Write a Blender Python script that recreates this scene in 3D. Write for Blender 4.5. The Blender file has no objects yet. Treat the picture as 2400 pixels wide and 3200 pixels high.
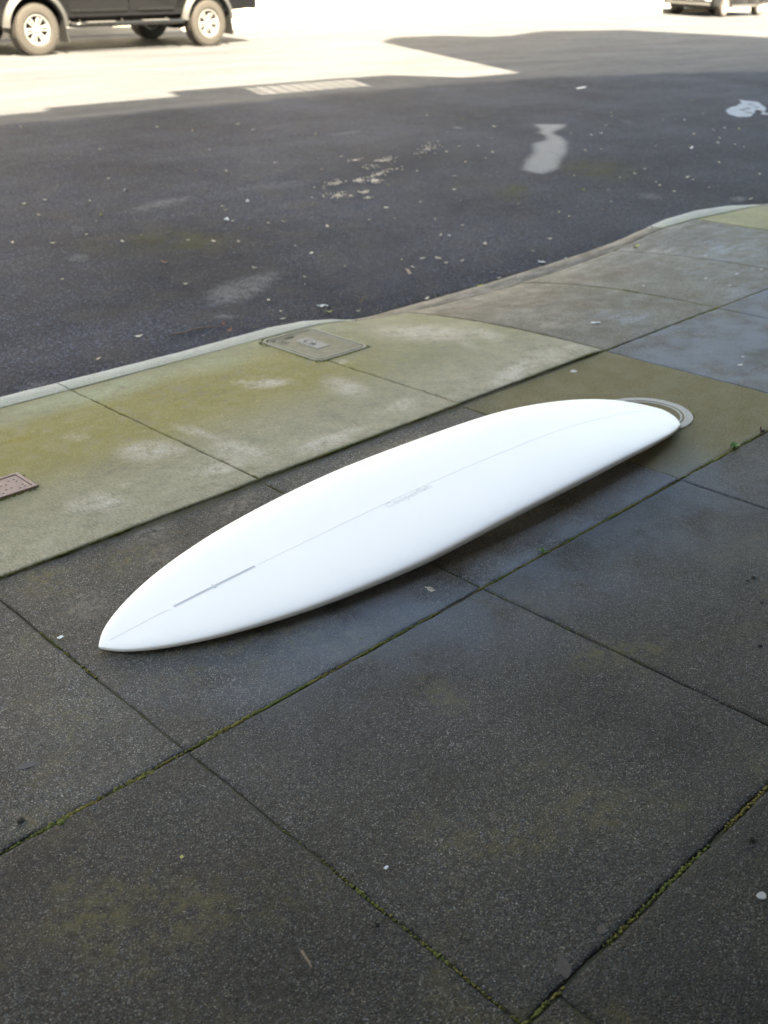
import bpy, bmesh, math, random
import numpy as np
from mathutils import Vector, Matrix

# ------------------------------------------------------------------ camera, sky, sun, exposure
scene = bpy.context.scene
col = scene.collection
CAM_H = 1.4
cam_d = bpy.data.cameras.new('camera')
cam = bpy.data.objects.new('camera', cam_d); col.objects.link(cam)
RX = Vector((0.7203, -0.6935, -0.0135)).normalized()
FW = Vector((0.6157, 0.6481, -0.4482)).normalized()
UP = RX.cross(FW).normalized(); RX = FW.cross(UP).normalized()
cam.matrix_world = Matrix(((RX.x, UP.x, -FW.x, 0), (RX.y, UP.y, -FW.y, 0), (RX.z, UP.z, -FW.z, CAM_H), (0, 0, 0, 1)))
cam_d.sensor_fit = 'HORIZONTAL'; cam_d.sensor_width = 24; cam_d.lens = 32.51
cam_d.clip_start = 0.05; cam_d.clip_end = 2000
cam_d.dof.use_dof = True; cam_d.dof.focus_distance = 2.45; cam_d.dof.aperture_fstop = 4.0
scene.camera = cam

SUN_EL = 48.0
SUN_AZ = 199.3            # compass bearing of the sun, clockwise from +Y
world = bpy.data.worlds.new("World"); scene.world = world; world.use_nodes = True
wn = world.node_tree.nodes; wl = world.node_tree.links
sky = wn.new('ShaderNodeTexSky'); sky.sky_type = 'NISHITA'; sky.sun_disc = False
sky.sun_elevation = math.radians(SUN_EL); sky.sun_rotation = math.radians(SUN_AZ)
sky.air_density = 1.0; sky.dust_density = 2.5; sky.ozone_density = 1.0
bg = wn['Background']; bg.inputs['Strength'].default_value = 0.11
wl.new(sky.outputs[0], bg.inputs['Color'])

sun_d = bpy.data.lights.new('sun', 'SUN'); sun_d.energy = 5.0; sun_d.angle = math.radians(0.35)
sun_d.color = (1.0, 0.985, 0.98)
sun = bpy.data.objects.new('sun', sun_d); col.objects.link(sun)
SDIR = Vector((0.33 * math.cos(math.radians(SUN_EL)), 0.944 * math.cos(math.radians(SUN_EL)), -math.sin(math.radians(SUN_EL))))
sun.rotation_euler = SDIR.to_track_quat('-Z', 'Y').to_euler(); sun.location = (-5, -15, 20)

vs = scene.view_settings
vs.view_transform = 'Standard'; vs.look = 'None'; vs.gamma = 1.0; vs.use_curve_mapping = False
vs.exposure = 2.96
vs.use_white_balance = True; vs.white_balance_temperature = 9100; vs.white_balance_tint = 4

rnd = random.Random(7); rng = np.random.default_rng(11)

# ------------------------------------------------------------------ helpers
def tag(o, label=None, cat=None, group=None, kind=None):
    if label: o['label'] = label
    if cat: o['category'] = cat
    if group: o['group'] = group
    if kind: o['kind'] = kind
    return o

def empty(name, loc=(0, 0, 0), rz=0.0, **k):
    o = bpy.data.objects.new(name, None); col.objects.link(o)
    o.location = loc; o.rotation_euler = (0, 0, rz); o.empty_display_size = 0.1
    return tag(o, **k)

def link(name, me, mat=None, parent=None, smooth=False, **k):
    if mat: me.materials.append(mat)
    o = bpy.data.objects.new(name, me); col.objects.link(o)
    if parent: o.parent = parent
    if smooth:
        me.polygons.foreach_set('use_smooth', [True] * len(me.polygons))
    return tag(o, **k)

def pymesh(name, V, F):
    me = bpy.data.meshes.new(name); me.from_pydata([tuple(map(float, v)) for v in V], [], [tuple(map(int, f)) for f in F]); me.update(); return me

def npmesh(name, V, F):
    """V (n,3) and F (m,k) numpy arrays, all faces with k corners"""
    V = np.asarray(V, np.float32); F = np.asarray(F, np.int32); m, k = F.shape
    me = bpy.data.meshes.new(name); me.vertices.add(len(V)); me.vertices.foreach_set('co', V.ravel())
    me.loops.add(m * k); me.loops.foreach_set('vertex_index', F.ravel())
    me.polygons.add(m); me.polygons.foreach_set('loop_start', np.arange(0, m * k, k, dtype=np.int32))
    me.update(calc_edges=True); me.validate(); return me

def bm_obj(name, bm, mat=None, parent=None, smooth=False, auto=None, **k):
    bmesh.ops.recalc_face_normals(bm, faces=bm.faces[:])
    me = bpy.data.meshes.new(name); bm.to_mesh(me); bm.free()
    if auto is not None:
        me.polygons.foreach_set('use_smooth', [True] * len(me.polygons)); me.set_sharp_from_angle(angle=math.radians(auto))
    return link(name, me, mat, parent, smooth, **k)

def add_box(bm, c, s, rot=None, bev=0.0, seg=2):
    M = Matrix.Translation(c) @ (rot.to_4x4() if rot else Matrix.Identity(4)) @ Matrix.Diagonal((s[0], s[1], s[2], 1))
    r = bmesh.ops.create_cube(bm, size=1, matrix=M)
    if bev:
        es = list({e for v in r['verts'] for e in v.link_edges})
        bmesh.ops.bevel(bm, geom=es, offset=bev, segments=seg, affect='EDGES', profile=0.5, clamp_overlap=True)

def add_tube(bm, pts, r, n=10, cap=True):
    rings = []
    for i, p in enumerate(pts):
        p = Vector(p); a = Vector(pts[max(i - 1, 0)]); b = Vector(pts[min(i + 1, len(pts) - 1)])
        t = (b - a).normalized(); q = t.to_track_quat('Z', 'Y')
        rr = r[i] if isinstance(r, (list, tuple)) else r
        rings.append([bm.verts.new(p + q @ Vector((rr * math.cos(2 * math.pi * j / n), rr * math.sin(2 * math.pi * j / n), 0))) for j in range(n)])
    for A, B in zip(rings, rings[1:]):
        for j in range(n): bm.faces.new((A[j], A[(j + 1) % n], B[(j + 1) % n], B[j]))
    if cap: bm.faces.new(rings[0]); bm.faces.new(rings[-1])

def add_lathe(bm, prof, n=48, axis='Y', c=(0, 0, 0), closed=False):
    """prof: (radius, along-axis) pairs"""
    c = Vector(c); rings = []
    for r, a in prof:
        ring = []
        for j in range(n):
            u, v = r * math.cos(2 * math.pi * j / n), r * math.sin(2 * math.pi * j / n)
            ring.append(bm.verts.new(c + (Vector((u, a, v)) if axis == 'Y' else Vector((u, v, a)))))
        rings.append(ring)
    pr = list(zip(rings, rings[1:])) + ([(rings[-1], rings[0])] if closed else [])
    for A, B in pr:
        for j in range(n): bm.faces.new((A[j], A[(j + 1) % n], B[(j + 1) % n], B[j]))
    if not closed:
        for ring, p in ((rings[0], prof[0]), (rings[-1], prof[-1])):
            if p[0] > 1e-6: bm.faces.new(ring)

def add_prism(bm, poly, y0, y1, bev=0.0, seg=2, axis='Y'):
    """extrude a polygon given in (x, z) [axis Y] or (x, y) [axis Z]"""
    mk = (lambda p, a: Vector((p[0], a, p[1]))) if axis == 'Y' else (lambda p, a: Vector((p[0], p[1], a)))
    A = [bm.verts.new(mk(p, y0)) for p in poly]; B = [bm.verts.new(mk(p, y1)) for p in poly]
    fa = bm.faces.new(A); fb = bm.faces.new(B[::-1]); n = len(poly); sides = []
    for i in range(n): sides.append(bm.faces.new((A[i], B[i], B[(i + 1) % n], A[(i + 1) % n])))
    if bev:
        es = list(set(fa.edges[:] + fb.edges[:]))
        bmesh.ops.bevel(bm, geom=es, offset=bev, segments=seg, affect='EDGES', profile=0.5, clamp_overlap=True)

def pchip(x, y, xi):
    x = np.asarray(x, float); y = np.asarray(y, float); xi = np.asarray(xi, float)
    hh = np.diff(x); dl = np.diff(y) / hh; d = np.zeros_like(y)
    for i in range(1, len(y) - 1):
        if dl[i - 1] * dl[i] > 0:
            w1 = 2 * hh[i] + hh[i - 1]; w2 = hh[i] + 2 * hh[i - 1]; d[i] = (w1 + w2) / (w1 / dl[i - 1] + w2 / dl[i])
    d[0] = dl[0] * 1.2; d[-1] = dl[-1] * 1.2
    i = np.clip(np.searchsorted(x, xi) - 1, 0, len(x) - 2); t = (xi - x[i]) / hh[i]; H = hh[i]
    return (1 + 2 * t) * (1 - t) ** 2 * y[i] + t * (1 - t) ** 2 * H * d[i] + t * t * (3 - 2 * t) * y[i + 1] + t * t * (t - 1) * H * d[i + 1]

def sstep(a, b, x):
    t = np.clip((x - a) / (b - a), 0, 1); return t * t * (3 - 2 * t)

def blobs(lst, X, Y):
    out = np.zeros_like(X)
    for cx, cy, a, b, c, d, amp, soft in lst:
        dx, dy = X - cx, Y - cy
        r = np.sqrt((a * dx + b * dy) ** 2 + (c * dx + d * dy) ** 2)
        out = np.maximum(out, amp * (1 - sstep(1 - soft, 1 + soft * 0.6, r)))
    return out

def inpoly(P, X, Y, soft=0.0):
    """signed-distance based soft mask of a polygon"""
    P = np.asarray(P, float); ins = np.zeros(X.shape, bool); dm = np.full(X.shape, 1e9)
    n = len(P)
    for i in range(n):
        x0, y0 = P[i]; x1, y1 = P[(i + 1) % n]
        cond = ((y0 > Y) != (y1 > Y)) & (X < (x1 - x0) * (Y - y0) / ((y1 - y0) if y1 != y0 else 1e-9) + x0)
        ins ^= cond
        t = np.clip(((X - x0) * (x1 - x0) + (Y - y0) * (y1 - y0)) / ((x1 - x0) ** 2 + (y1 - y0) ** 2 + 1e-12), 0, 1)
        dm = np.minimum(dm, np.hypot(X - x0 - t * (x1 - x0), Y - y0 - t * (y1 - y0)))
    sd = np.where(ins, dm, -dm)
    return sstep(-soft, soft, sd)

# heights of the ground
KX = [-50, 1.5, 2.4, 2.97, 3.1, 3.26, 3.32, 3.5, 3.78, 4.41, 4.88, 5.5, 5.85, 6.0, 6.4, 6.8, 7.14, 7.7, 8.4, 60]
KZ = [.004, .004, -.004, -.006, -.010, -.028, -.041, -.060, -.076, -.092, -.084, -.052, -.012, .004, .006, -.008, -.018, -.06, -.085, -.085]
OX = [-50, 1.57, 2.4, 2.89, 3.1, 3.25, 3.38, 3.5, 4.4, 5.34, 5.71, 6.04, 6.23, 6.63, 7.07, 7.7, 60]
OZ = [.003, .003, -.009, -.006, -.019, -.043, -.077, -.088, -.088, -.066, -.046, -.012, .010, .016, -.012, -.088, -.088]
Y_B, Y_K, Y_O = 2.464, 3.682, 3.827
def kerb_z(X): return np.interp(X, KX, KZ)
def outer_z(X): return np.interp(X, OX, OZ)
def pave_z(X, Y):
    X = np.asarray(X, float); Y = np.asarray(Y, float)
    u = np.clip((Y - 2.62) / (Y_K - 2.62), 0, 1)
    z = (kerb_z(X) - 0.004) * u ** 2.2 + 0.004 * u
    return z + 0.010 * (Y > Y_B) * (1 - sstep(3.55, 3.72, X)) * (1 - 0.7 * sstep(Y_B, Y_B + 0.8, Y))
def road_z(X, Y):
    X = np.asarray(X, float); Y = np.asarray(Y, float)
    g = X - 11; sm = 0.5 * (g + np.sqrt(g * g + 16))
    return -.085 + .0595 * (Y - 3.83) - .0126 * sm - 0.008 * np.exp(-((Y - 3.83) / 0.12) ** 2)
def far_kerb_y(X): return 18.15 + 0.0875 * (np.asarray(X, float) - 9)

# ------------------------------------------------------------------ materials
def newmat(name):
    m = bpy.data.materials.new(name); m.use_nodes = True
    nt = m.node_tree; return m, nt, nt.nodes['Principled BSDF']

class NT:
    def __init__(s, nt): s.nt = nt; s.n = nt.nodes; s.l = nt.links
    def node(s, t, **k):
        nd = s.n.new(t)
        for a, v in k.items(): setattr(nd, a, v)
        return nd
    def put(s, sock, v):
        if isinstance(v, bpy.types.NodeSocket): s.l.new(v, sock)
        elif v is not None: sock.default_value = v if not (isinstance(v, tuple) and len(v) == 3 and sock.type == 'RGBA') else (*v, 1)
    def coords(s, scale=None, which='Object'):
        tc = s.node('ShaderNodeTexCoord'); o = tc.outputs[which]
        if scale is not None:
            mp = s.node('ShaderNodeMapping'); s.l.new(o, mp.inputs[0]); mp.inputs['Scale'].default_value = scale; o = mp.outputs[0]
        return o
    def noise(s, vec, scale, detail=4, rough=.55, out='Fac', dist=0):
        nd = s.node('ShaderNodeTexNoise'); s.put(nd.inputs['Vector'], vec); nd.inputs['Scale'].default_value = scale
        nd.inputs['Detail'].default_value = detail; nd.inputs['Roughness'].default_value = rough; nd.inputs['Distortion'].default_value = dist
        return nd.outputs[out]
    def voro(s, vec, scale, out='Color', feature='F1', rand=1.0):
        nd = s.node('ShaderNodeTexVoronoi', feature=feature); s.put(nd.inputs['Vector'], vec); nd.inputs['Scale'].default_value = scale
        nd.inputs['Randomness'].default_value = rand
        return nd.outputs[out]
    def math(s, op, a, b=None, clamp=False):
        nd = s.node('ShaderNodeMath', operation=op, use_clamp=clamp); s.put(nd.inputs[0], a)
        if b is not None: s.put(nd.inputs[1], b)
        return nd.outputs[0]
    def ramp(s, fac, stops, interp='LINEAR'):
        nd = s.node('ShaderNodeValToRGB'); s.put(nd.inputs[0], fac); cr = nd.color_ramp; cr.interpolation = interp
        while len(cr.elements) < len(stops): cr.elements.new(0.5)
        for e, (p, c) in zip(cr.elements, stops):
            e.position = p; e.color = (*c, 1) if isinstance(c, tuple) else (c, c, c, 1)
        return nd.outputs[0]
    def mix(s, fac, a, b, mode='MIX'):
        nd = s.node('ShaderNodeMix', data_type='RGBA', blend_type=mode); s.put(nd.inputs['Factor'], fac)
        s.put(nd.inputs[6], a); s.put(nd.inputs[7], b); return nd.outputs[2]
    def rng(s, v, a, b, c=0.0, d=1.0):
        nd = s.node('ShaderNodeMapRange', interpolation_type='SMOOTHSTEP'); s.put(nd.inputs[0], v)
        for i, x in enumerate((a, b, c, d)): nd.inputs[i + 1].default_value = x
        return nd.outputs[0]
    def attr(s, name, out='Fac', kind='GEOMETRY'):
        nd = s.node('ShaderNodeAttribute', attribute_type=kind, attribute_name=name); return nd.outputs[out]
    def sep(s, c):
        nd = s.node('ShaderNodeSeparateColor'); s.l.new(c, nd.inputs[0]); return nd.outputs
    def bump(s, h, dist, strength=1.0, normal=None):
        nd = s.node('ShaderNodeBump'); s.put(nd.inputs['Height'], h); nd.inputs['Distance'].default_value = dist
        nd.inputs['Strength'].default_value = strength
        if normal is not None: s.l.new(normal, nd.inputs['Normal'])
        return nd.outputs[0]

def mat_simple(name, color, rough=.6, metal=0.0, spec=.5, var=.15, scale=20, bump=0.0, bscale=150, coat=0.0):
    m, nt, b = newmat(name); t = NT(nt); co = t.coords()
    n = t.noise(co, scale, 5, .6)
    t.put(b.inputs['Base Color'], t.mix(n, tuple(c * (1 - var) for c in color), tuple(min(1, c * (1 + var)) for c in color)))
    t.put(b.inputs['Roughness'], t.rng(t.noise(co, scale * .6, 3), .3, .7, rough * .85, min(1, rough * 1.15)))
    b.inputs['Metallic'].default_value = metal; b.inputs['Specular IOR Level'].default_value = spec
    b.inputs['Coat Weight'].default_value = coat; b.inputs['Coat Roughness'].default_value = .05
    if bump: t.put(b.inputs['Normal'], t.bump(t.noise(co, bscale, 4), bump))
    return m

def mat_aggregate():
    """dark exposed-aggregate concrete: pebbles a few mm across, pale flecks, damp and mossy patches, painted sky tint"""
    m, nt, b = newmat('aggregate concrete'); t = NT(nt); co = t.coords()
    mask = t.sep(t.attr('mask', 'Color'))
    tone = t.attr('tone', 'Fac', 'OBJECT')
    r = t.sep(t.voro(co, 480))
    r2 = t.sep(t.voro(co, 360))
    peb = t.ramp(r[0], [(0, .009), (.35, .020), (.7, .034), (.9, .055), (.97, .09), (1, .15)])
    tintp = t.ramp(r[1], [(0, (1.22, .98, .74)), (.5, (1.05, 1, .93)), (1, (.86, .97, 1.08))])
    c = t.mix(1.0, peb, tintp, 'MULTIPLY')
    big = t.math('MULTIPLY', t.rng(r2[0], .965, .99), t.rng(t.voro(co, 360, 'Distance'), .45, .22))
    c = t.mix(t.math('MULTIPLY', big, .8), c, (.25, .24, .225))
    n1 = t.noise(co, 1.7, 6, .62); n2 = t.noise(co, 9, 5, .6); n3 = t.noise(co, 60, 3)
    c = t.mix(1.0, c, t.ramp(n1, [(.25, .60), (.5, 1.0), (.75, 1.42)]), 'MULTIPLY')
    c = t.mix(1.0, c, t.ramp(n2, [(.25, .70), (.75, 1.32)]), 'MULTIPLY')
    c = t.mix(1.0, c, t.ramp(n3, [(.2, .7), (.8, 1.3)]), 'MULTIPLY')
    # olive algae film in patches
    al = t.math('MULTIPLY', t.rng(t.noise(co, 2.6, 5, .6, dist=.4), .50, .72), t.rng(t.noise(co, 34, 3), .35, .65))
    al = t.math('MAXIMUM', t.math('MULTIPLY', al, .70), t.math('MULTIPLY', mask[1], .8))
    c = t.mix(al, c, t.mix(t.noise(co, 120, 2), (.040, .034, .012), (.110, .094, .038)))
    # pale dry scuffs
    sc = t.math('MULTIPLY', mask[0], t.rng(t.noise(co, 40, 5, .7), .38, .62))
    c = t.mix(t.math('MULTIPLY', sc, .7), c, t.mix(n3, (.075, .066, .056), (.22, .195, .165)))
    # bluish grey: damp slabs, plus sky reflection painted in beside the board
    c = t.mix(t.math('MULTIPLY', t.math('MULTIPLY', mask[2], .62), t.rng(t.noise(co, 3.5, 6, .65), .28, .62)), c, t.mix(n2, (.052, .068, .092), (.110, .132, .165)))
    hs = t.node('ShaderNodeMix', data_type='RGBA', blend_type='MULTIPLY'); hs.inputs['Factor'].default_value = 1
    cmb = t.node('ShaderNodeCombineColor')
    for i in range(3): t.l.new(tone, cmb.inputs[i])
    t.l.new(c, hs.inputs[6]); t.l.new(cmb.outputs[0], hs.inputs[7])
    t.put(b.inputs['Base Color'], hs.outputs[2])
    t.put(b.inputs['Roughness'], t.rng(n2, .3, .7, .55, .75))
    b.inputs['Specular IOR Level'].default_value = .14
    h = t.math('ADD', t.math('MULTIPLY', t.voro(co, 300, 'Distance'), -1.0), t.math('MULTIPLY', r[2], .45))
    nb = t.bump(n1, .012, .6); nb = t.bump(t.noise(co, 70, 4), .0012, .6, nb)
    t.put(b.inputs['Normal'], t.bump(h, .0018, 1.0, nb))
    return m

def mat_pale(kerb=False):
    """pale, brushed parkway concrete with algae and scuffed patches"""
    m, nt, b = newmat('pale mossy concrete'); t = NT(nt); co = t.coords()
    mask = t.sep(t.attr('mask', 'Color')); kg = t.attr('kg')
    n1 = t.noise(co, 3.2, 6, .62); n2 = t.noise(co, 14, 6, .65); n3 = t.noise(co, 160, 3, .7); br = t.noise(t.coords((40, 6, 1)), 6, 4, .7)
    c = t.ramp(n1, [(.25, (.110, .105, .062)), (.5, (.168, .161, .102)), (.78, (.240, .226, .165))])
    if kerb: c = t.ramp(n1, [(.25, (.27, .285, .285)), (.5, (.335, .352, .355)), (.78, (.39, .405, .41))])
    c = t.mix(1.0, c, t.ramp(n2, [(.25, .64), (.75, 1.34)]), 'MULTIPLY')
    yg = t.math('MULTIPLY', mask[1], t.rng(t.math('ADD', t.math('MULTIPLY', n2, .55), t.math('MULTIPLY', n1, .45)), .28, .52))
    c = t.mix(t.math('MULTIPLY', yg, 1.0, True), c, t.mix(n3, (.105, .092, .010), (.245, .205, .030)))
    gg = t.math('MULTIPLY', kg, t.rng(n2, .22, .65))
    c = t.mix(t.math('MULTIPLY', gg, .8), c, t.mix(n1, (.18, .215, .120), (.33, .365, .275)))
    scn = t.math('ADD', t.math('MULTIPLY', n2, .6), t.math('MULTIPLY', br, .4))
    sc = t.math('MAXIMUM', t.math('MULTIPLY', t.math('MULTIPLY', mask[0], .92), t.rng(scn, .33, .58)), t.math('MULTIPLY', t.rng(t.math('ADD', t.math('MULTIPLY', mask[0], .38), t.math('ADD', t.math('MULTIPLY', scn, .7), t.math('MULTIPLY', t.noise(co, 45, 4, .7), .3))), .74, .98), .75))
    sc = t.math('MAXIMUM', sc, t.math('MULTIPLY', t.rng(scn, .57, .70), .6))
    c = t.mix(t.math('MULTIPLY', sc, .95), c, t.mix(n3, (.27, .245, .205), (.56, .505, .44)))
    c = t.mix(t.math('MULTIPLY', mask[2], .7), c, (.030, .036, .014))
    c = t.mix(1.0, c, t.ramp(n3, [(.2, .66), (.8, 1.30)]), 'MULTIPLY')
    c = t.mix(1.0, c, t.ramp(br, [(.3, .80), (.7, 1.17)]), 'MULTIPLY')
    pit = t.rng(t.voro(co, 95, 'Distance'), .10, .03)
    c = t.mix(t.math('MULTIPLY', pit, .5), c, (.06, .05, .03))
    t.put(b.inputs['Base Color'], c); t.put(b.inputs['Roughness'], t.rng(n2, .3, .7, .62, .85))
    b.inputs['Specular IOR Level'].default_value = .4
    nb = t.bump(br, .0012, .5); nb = t.bump(n3, .0012, .8, nb)
    t.put(b.inputs['Normal'], t.bump(n2, .008, .6, nb))
    return m

def mat_apron():
    """worn driveway concrete: grey, brown water stains, bluish damp film, mossy tint"""
    m, nt, b = newmat('worn driveway concrete'); t = NT(nt); co = t.coords()
    mask = t.sep(t.attr('mask', 'Color'))
    br = t.attr('kg')
    n1 = t.noise(co, 2.4, 6, .6); n2 = t.noise(co, 10, 6, .65); n3 = t.noise(co, 170, 3, .7)
    st = t.noise(t.coords((1.2, 5, 1)), 3, 5, .65)
    c = t.ramp(n1, [(.25, (.055, .047, .036)), (.5, (.084, .073, .058)), (.78, (.120, .107, .090))])
    c = t.mix(1.0, c, t.ramp(n2, [(.25, .75), (.75, 1.25)]), 'MULTIPLY')
    c = t.mix(t.math('MULTIPLY', br, t.rng(st, .25, .6)), c, t.mix(n2, (.050, .033, .023), (.100, .068, .048)))
    c = t.mix(t.math('MULTIPLY', t.math('MULTIPLY', mask[2], 1.0), t.rng(st, .34, .64)), c, t.mix(n2, (.095, .112, .138), (.185, .208, .245)))
    sc = t.math('MULTIPLY', mask[0], t.rng(st, .40, .60))
    c = t.mix(t.math('MULTIPLY', sc, .8), c, t.mix(n3, (.22, .19, .15), (.38, .335, .28)))
    al = t.math('MULTIPLY', mask[1], t.rng(n2, .3, .65))
    c = t.mix(t.math('MULTIPLY', al, .7), c, t.mix(n3, (.052, .052, .024), (.11, .105, .05)))
    r = t.sep(t.voro(co, 230))
    c = t.mix(1.0, c, t.ramp(r[0], [(0, .62), (.6, 1.0), (.93, 1.35), (1, 2.2)]), 'MULTIPLY')
    b.inputs['Specular IOR Level'].default_value = .25
    t.put(b.inputs['Base Color'], c); t.put(b.inputs['Roughness'], t.rng(n2, .3, .7, .50, .75))
    nb = t.bump(n3, .0013, .8); t.put(b.inputs['Normal'], t.bump(n2, .004, .5, nb))
    return m

def mat_asphalt():
    m, nt, b = newmat('asphalt'); t = NT(nt); co = t.coords()
    mask = t.sep(t.attr('mask', 'Color')); old = t.attr('kg')
    r = t.sep(t.voro(co, 150)); n1 = t.noise(co, .7, 6, .6); n2 = t.noise(co, 5, 6, .65); n3 = t.noise(co, 90, 3)
    lane = t.noise(t.coords((.35, 2.2, 1)), 1.2, 5, .6)
    c = t.ramp(r[0], [(0, .017), (.5, .032), (.85, .050), (.96, .078), (1, .125)])
    c = t.mix(1.0, c, t.ramp(r[1], [(0, (.94, 1.0, 1.28)), (1, (.88, 1.0, 1.40))]), 'MULTIPLY')
    c = t.mix(1.0, c, t.ramp(n1, [(.25, .62), (.75, 1.45)]), 'MULTIPLY')
    c = t.mix(1.0, c, t.ramp(n2, [(.25, .72), (.75, 1.27)]), 'MULTIPLY')
    c = t.mix(1.0, c, t.ramp(lane, [(.3, .86), (.7, 1.15)]), 'MULTIPLY')
    c = t.mix(old, c, t.mix(1.0, t.ramp(lane, [(.3, (.070, .071, .076)), (.7, (.105, .105, .110))]), t.ramp(n3, [(.2, .8), (.8, 1.2)]), 'MULTIPLY'))
    c = t.mix(1.0, c, t.ramp(n3, [(.2, .72), (.8, 1.28)]), 'MULTIPLY')
    ms = t.math('MULTIPLY', mask[1], t.rng(t.noise(co, 7, 6, .7), .30, .62))
    c = t.mix(t.math('MULTIPLY', ms, .75), c, t.mix(n3, (.026, .028, .010), (.065, .066, .026)))
    pn = t.math('ADD', t.math('MULTIPLY', n3, .45), t.math('MULTIPLY', t.noise(co, 16, 5, .7), .55))
    pl = t.math('MULTIPLY', mask[0], t.rng(t.math('ADD', t.math('MULTIPLY', mask[0], .9), t.math('MULTIPLY', pn, 1.5)), .95, 1.40))
    c = t.mix(t.math('MULTIPLY', pl, t.ramp(r[2], [(0, .55), (.6, 1.0)])), c, t.mix(n3, (.155, .158, .165), (.33, .33, .335)))
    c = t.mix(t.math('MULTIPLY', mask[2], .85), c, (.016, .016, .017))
    t.put(b.inputs['Base Color'], c); t.put(b.inputs['Roughness'], t.rng(n2, .3, .7, .68, .88))
    b.inputs['Specular IOR Level'].default_value = .08
    h = t.math('MULTIPLY', t.voro(co, 150, 'Distance'), -1.0)
    nb = t.bump(n2, .006, .5); nb = t.bump(n3, .003, .6, nb)
    t.put(b.inputs['Normal'], t.bump(h, .004, .9, nb))
    return m

M_AGG, M_PALE, M_APRON, M_ASPH = mat_aggregate(), mat_pale(), mat_apron(), mat_asphalt()
M_SOIL = mat_simple('joint soil', (.060, .052, .028), .95, var=.5, scale=60, bump=.004)
M_CONC = mat_simple('bare concrete', (.26, .25, .225), .8, var=.2, scale=25, bump=.0015)
M_FARP = mat_simple('far pavement concrete', (.42, .40, .36), .85, var=.12, scale=3)
M_STUCCO = mat_simple('cream stucco', (.60, .56, .49), .9, var=.06, scale=4, bump=.003, bscale=60)
M_STUCCO2 = mat_simple('grey stucco', (.30, .29, .28), .9, var=.08, scale=4, bump=.003, bscale=60)
M_TRIM = mat_simple('white trim paint', (.72, .70, .66), .5, var=.05)
M_GLASS = mat_simple('dark window glass', (.03, .035, .04), .06, spec=.8, var=.1)
M_PAINTG = mat_simple('darkened unseen facade', (.085, .083, .082), .8, var=.08, scale=4, bump=.003, bscale=60)  # unseen facades, made dark to cut light bounced onto the foreground
M_EARTH = mat_simple('earth', (.10, .09, .07), .95, var=.2, scale=2)

# ------------------------------------------------------------------ stain tables: (x, y, 2x2 matrix, strength, softness) on the ground
LEAF_w = [(3.500,7.109,1.0), (3.710,6.864,1.3), (3.330,7.085,1.0), (3.252,6.723,1.0), (3.468,6.346,1.0), (3.247,6.101,1.0), (3.504,5.882,1.0), (2.797,6.195,1.0), (2.985,6.036,1.0), (3.328,5.805,1.0), (3.668,5.599,1.0), (3.680,5.835,1.0), (5.133,7.185,1.4), (4.378,6.217,1.0), (4.320,6.105,1.0), (4.176,5.825,1.0), (4.339,5.646,1.0), (4.218,5.499,1.0), (4.435,5.606,1.0), (4.587,5.333,1.0), (3.774,5.476,1.0), (3.883,5.364,1.0), (4.072,4.893,1.0), (4.108,5.079,1.0), (4.931,5.295,1.0), (6.079,7.155,1.0), (6.314,7.119,1.0), (5.808,6.798,1.0), (5.533,5.973,1.2), (5.409,5.811,1.2), (6.003,8.890,1.0), (6.514,8.632,1.0), (6.613,8.997,1.0), (4.796,8.562,1.0), (4.801,9.986,1.0), (5.852,9.295,1.0), (4.232,7.481,1.0), (5.669,7.230,1.0), (5.568,8.031,1.0), (9.093,6.713,1.6), (8.666,8.354,1.0), (8.171,6.997,1.0), (7.729,6.781,1.0), (7.581,6.473,1.0), (7.327,6.340,1.0), (7.247,6.743,1.0), (7.551,6.858,1.0), (7.022,6.307,1.0), (6.404,6.282,1.0), (6.508,5.956,1.0), (6.901,5.848,1.0), (7.350,5.379,1.0), (8.404,6.052,1.0), (8.598,6.007,1.0), (7.615,5.111,1.0), (10.767,6.729,1.0), (11.639,6.748,1.0), (10.864,6.018,1.0), (10.553,5.948,1.8), (10.143,5.953,1.0), (10.181,5.682,1.0), (9.957,5.385,1.0), (9.889,5.248,1.0), (9.507,5.621,1.0), (9.210,5.803,1.0), (8.931,4.958,1.0), (8.095,4.770,1.0), (8.050,4.688,1.0), (7.609,4.726,1.0), (7.705,4.822,1.0), (7.502,4.519,1.0), (8.745,4.464,1.0), (7.847,5.120,1.0), (5.612,5.464,1.0), (5.870,5.311,1.0), (6.151,4.991,1.0), (6.136,4.514,1.0), (5.304,5.031,1.0), (5.335,4.805,1.0), (5.105,5.222,1.0), (5.278,5.485,1.0), (5.015,4.703,1.0), (5.524,4.209,1.0), (5.074,4.375,1.4), (6.130,5.608,1.0), (6.778,4.613,1.0), (7.773,4.009,1.0), (5.201,4.083,1.0), (10.689,7.373,1.0), (10.470,7.203,1.0), (9.844,6.836,1.0), (8.098,5.183,1.0), (7.115,4.872,1.0), (8.710,7.417,2.0), (4.404,4.443,1.0), (4.531,4.395,1.0), (4.602,4.333,1.3), (4.568,4.239,1.0), (4.685,4.211,1.3), (4.350,4.298,1.0), (4.599,3.850,1.0), (3.995,3.845,1.0), (3.611,4.857,1.0), (3.631,4.422,1.0), (3.720,4.531,1.0), (4.031,4.539,1.0), (3.556,3.914,1.0), (3.166,4.051,1.0), (2.473,4.279,1.1), (2.166,4.136,1.0), (3.299,4.334,1.0), (3.235,4.150,1.0), (2.656,5.334,1.0), (3.128,4.839,1.0) ]
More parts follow.
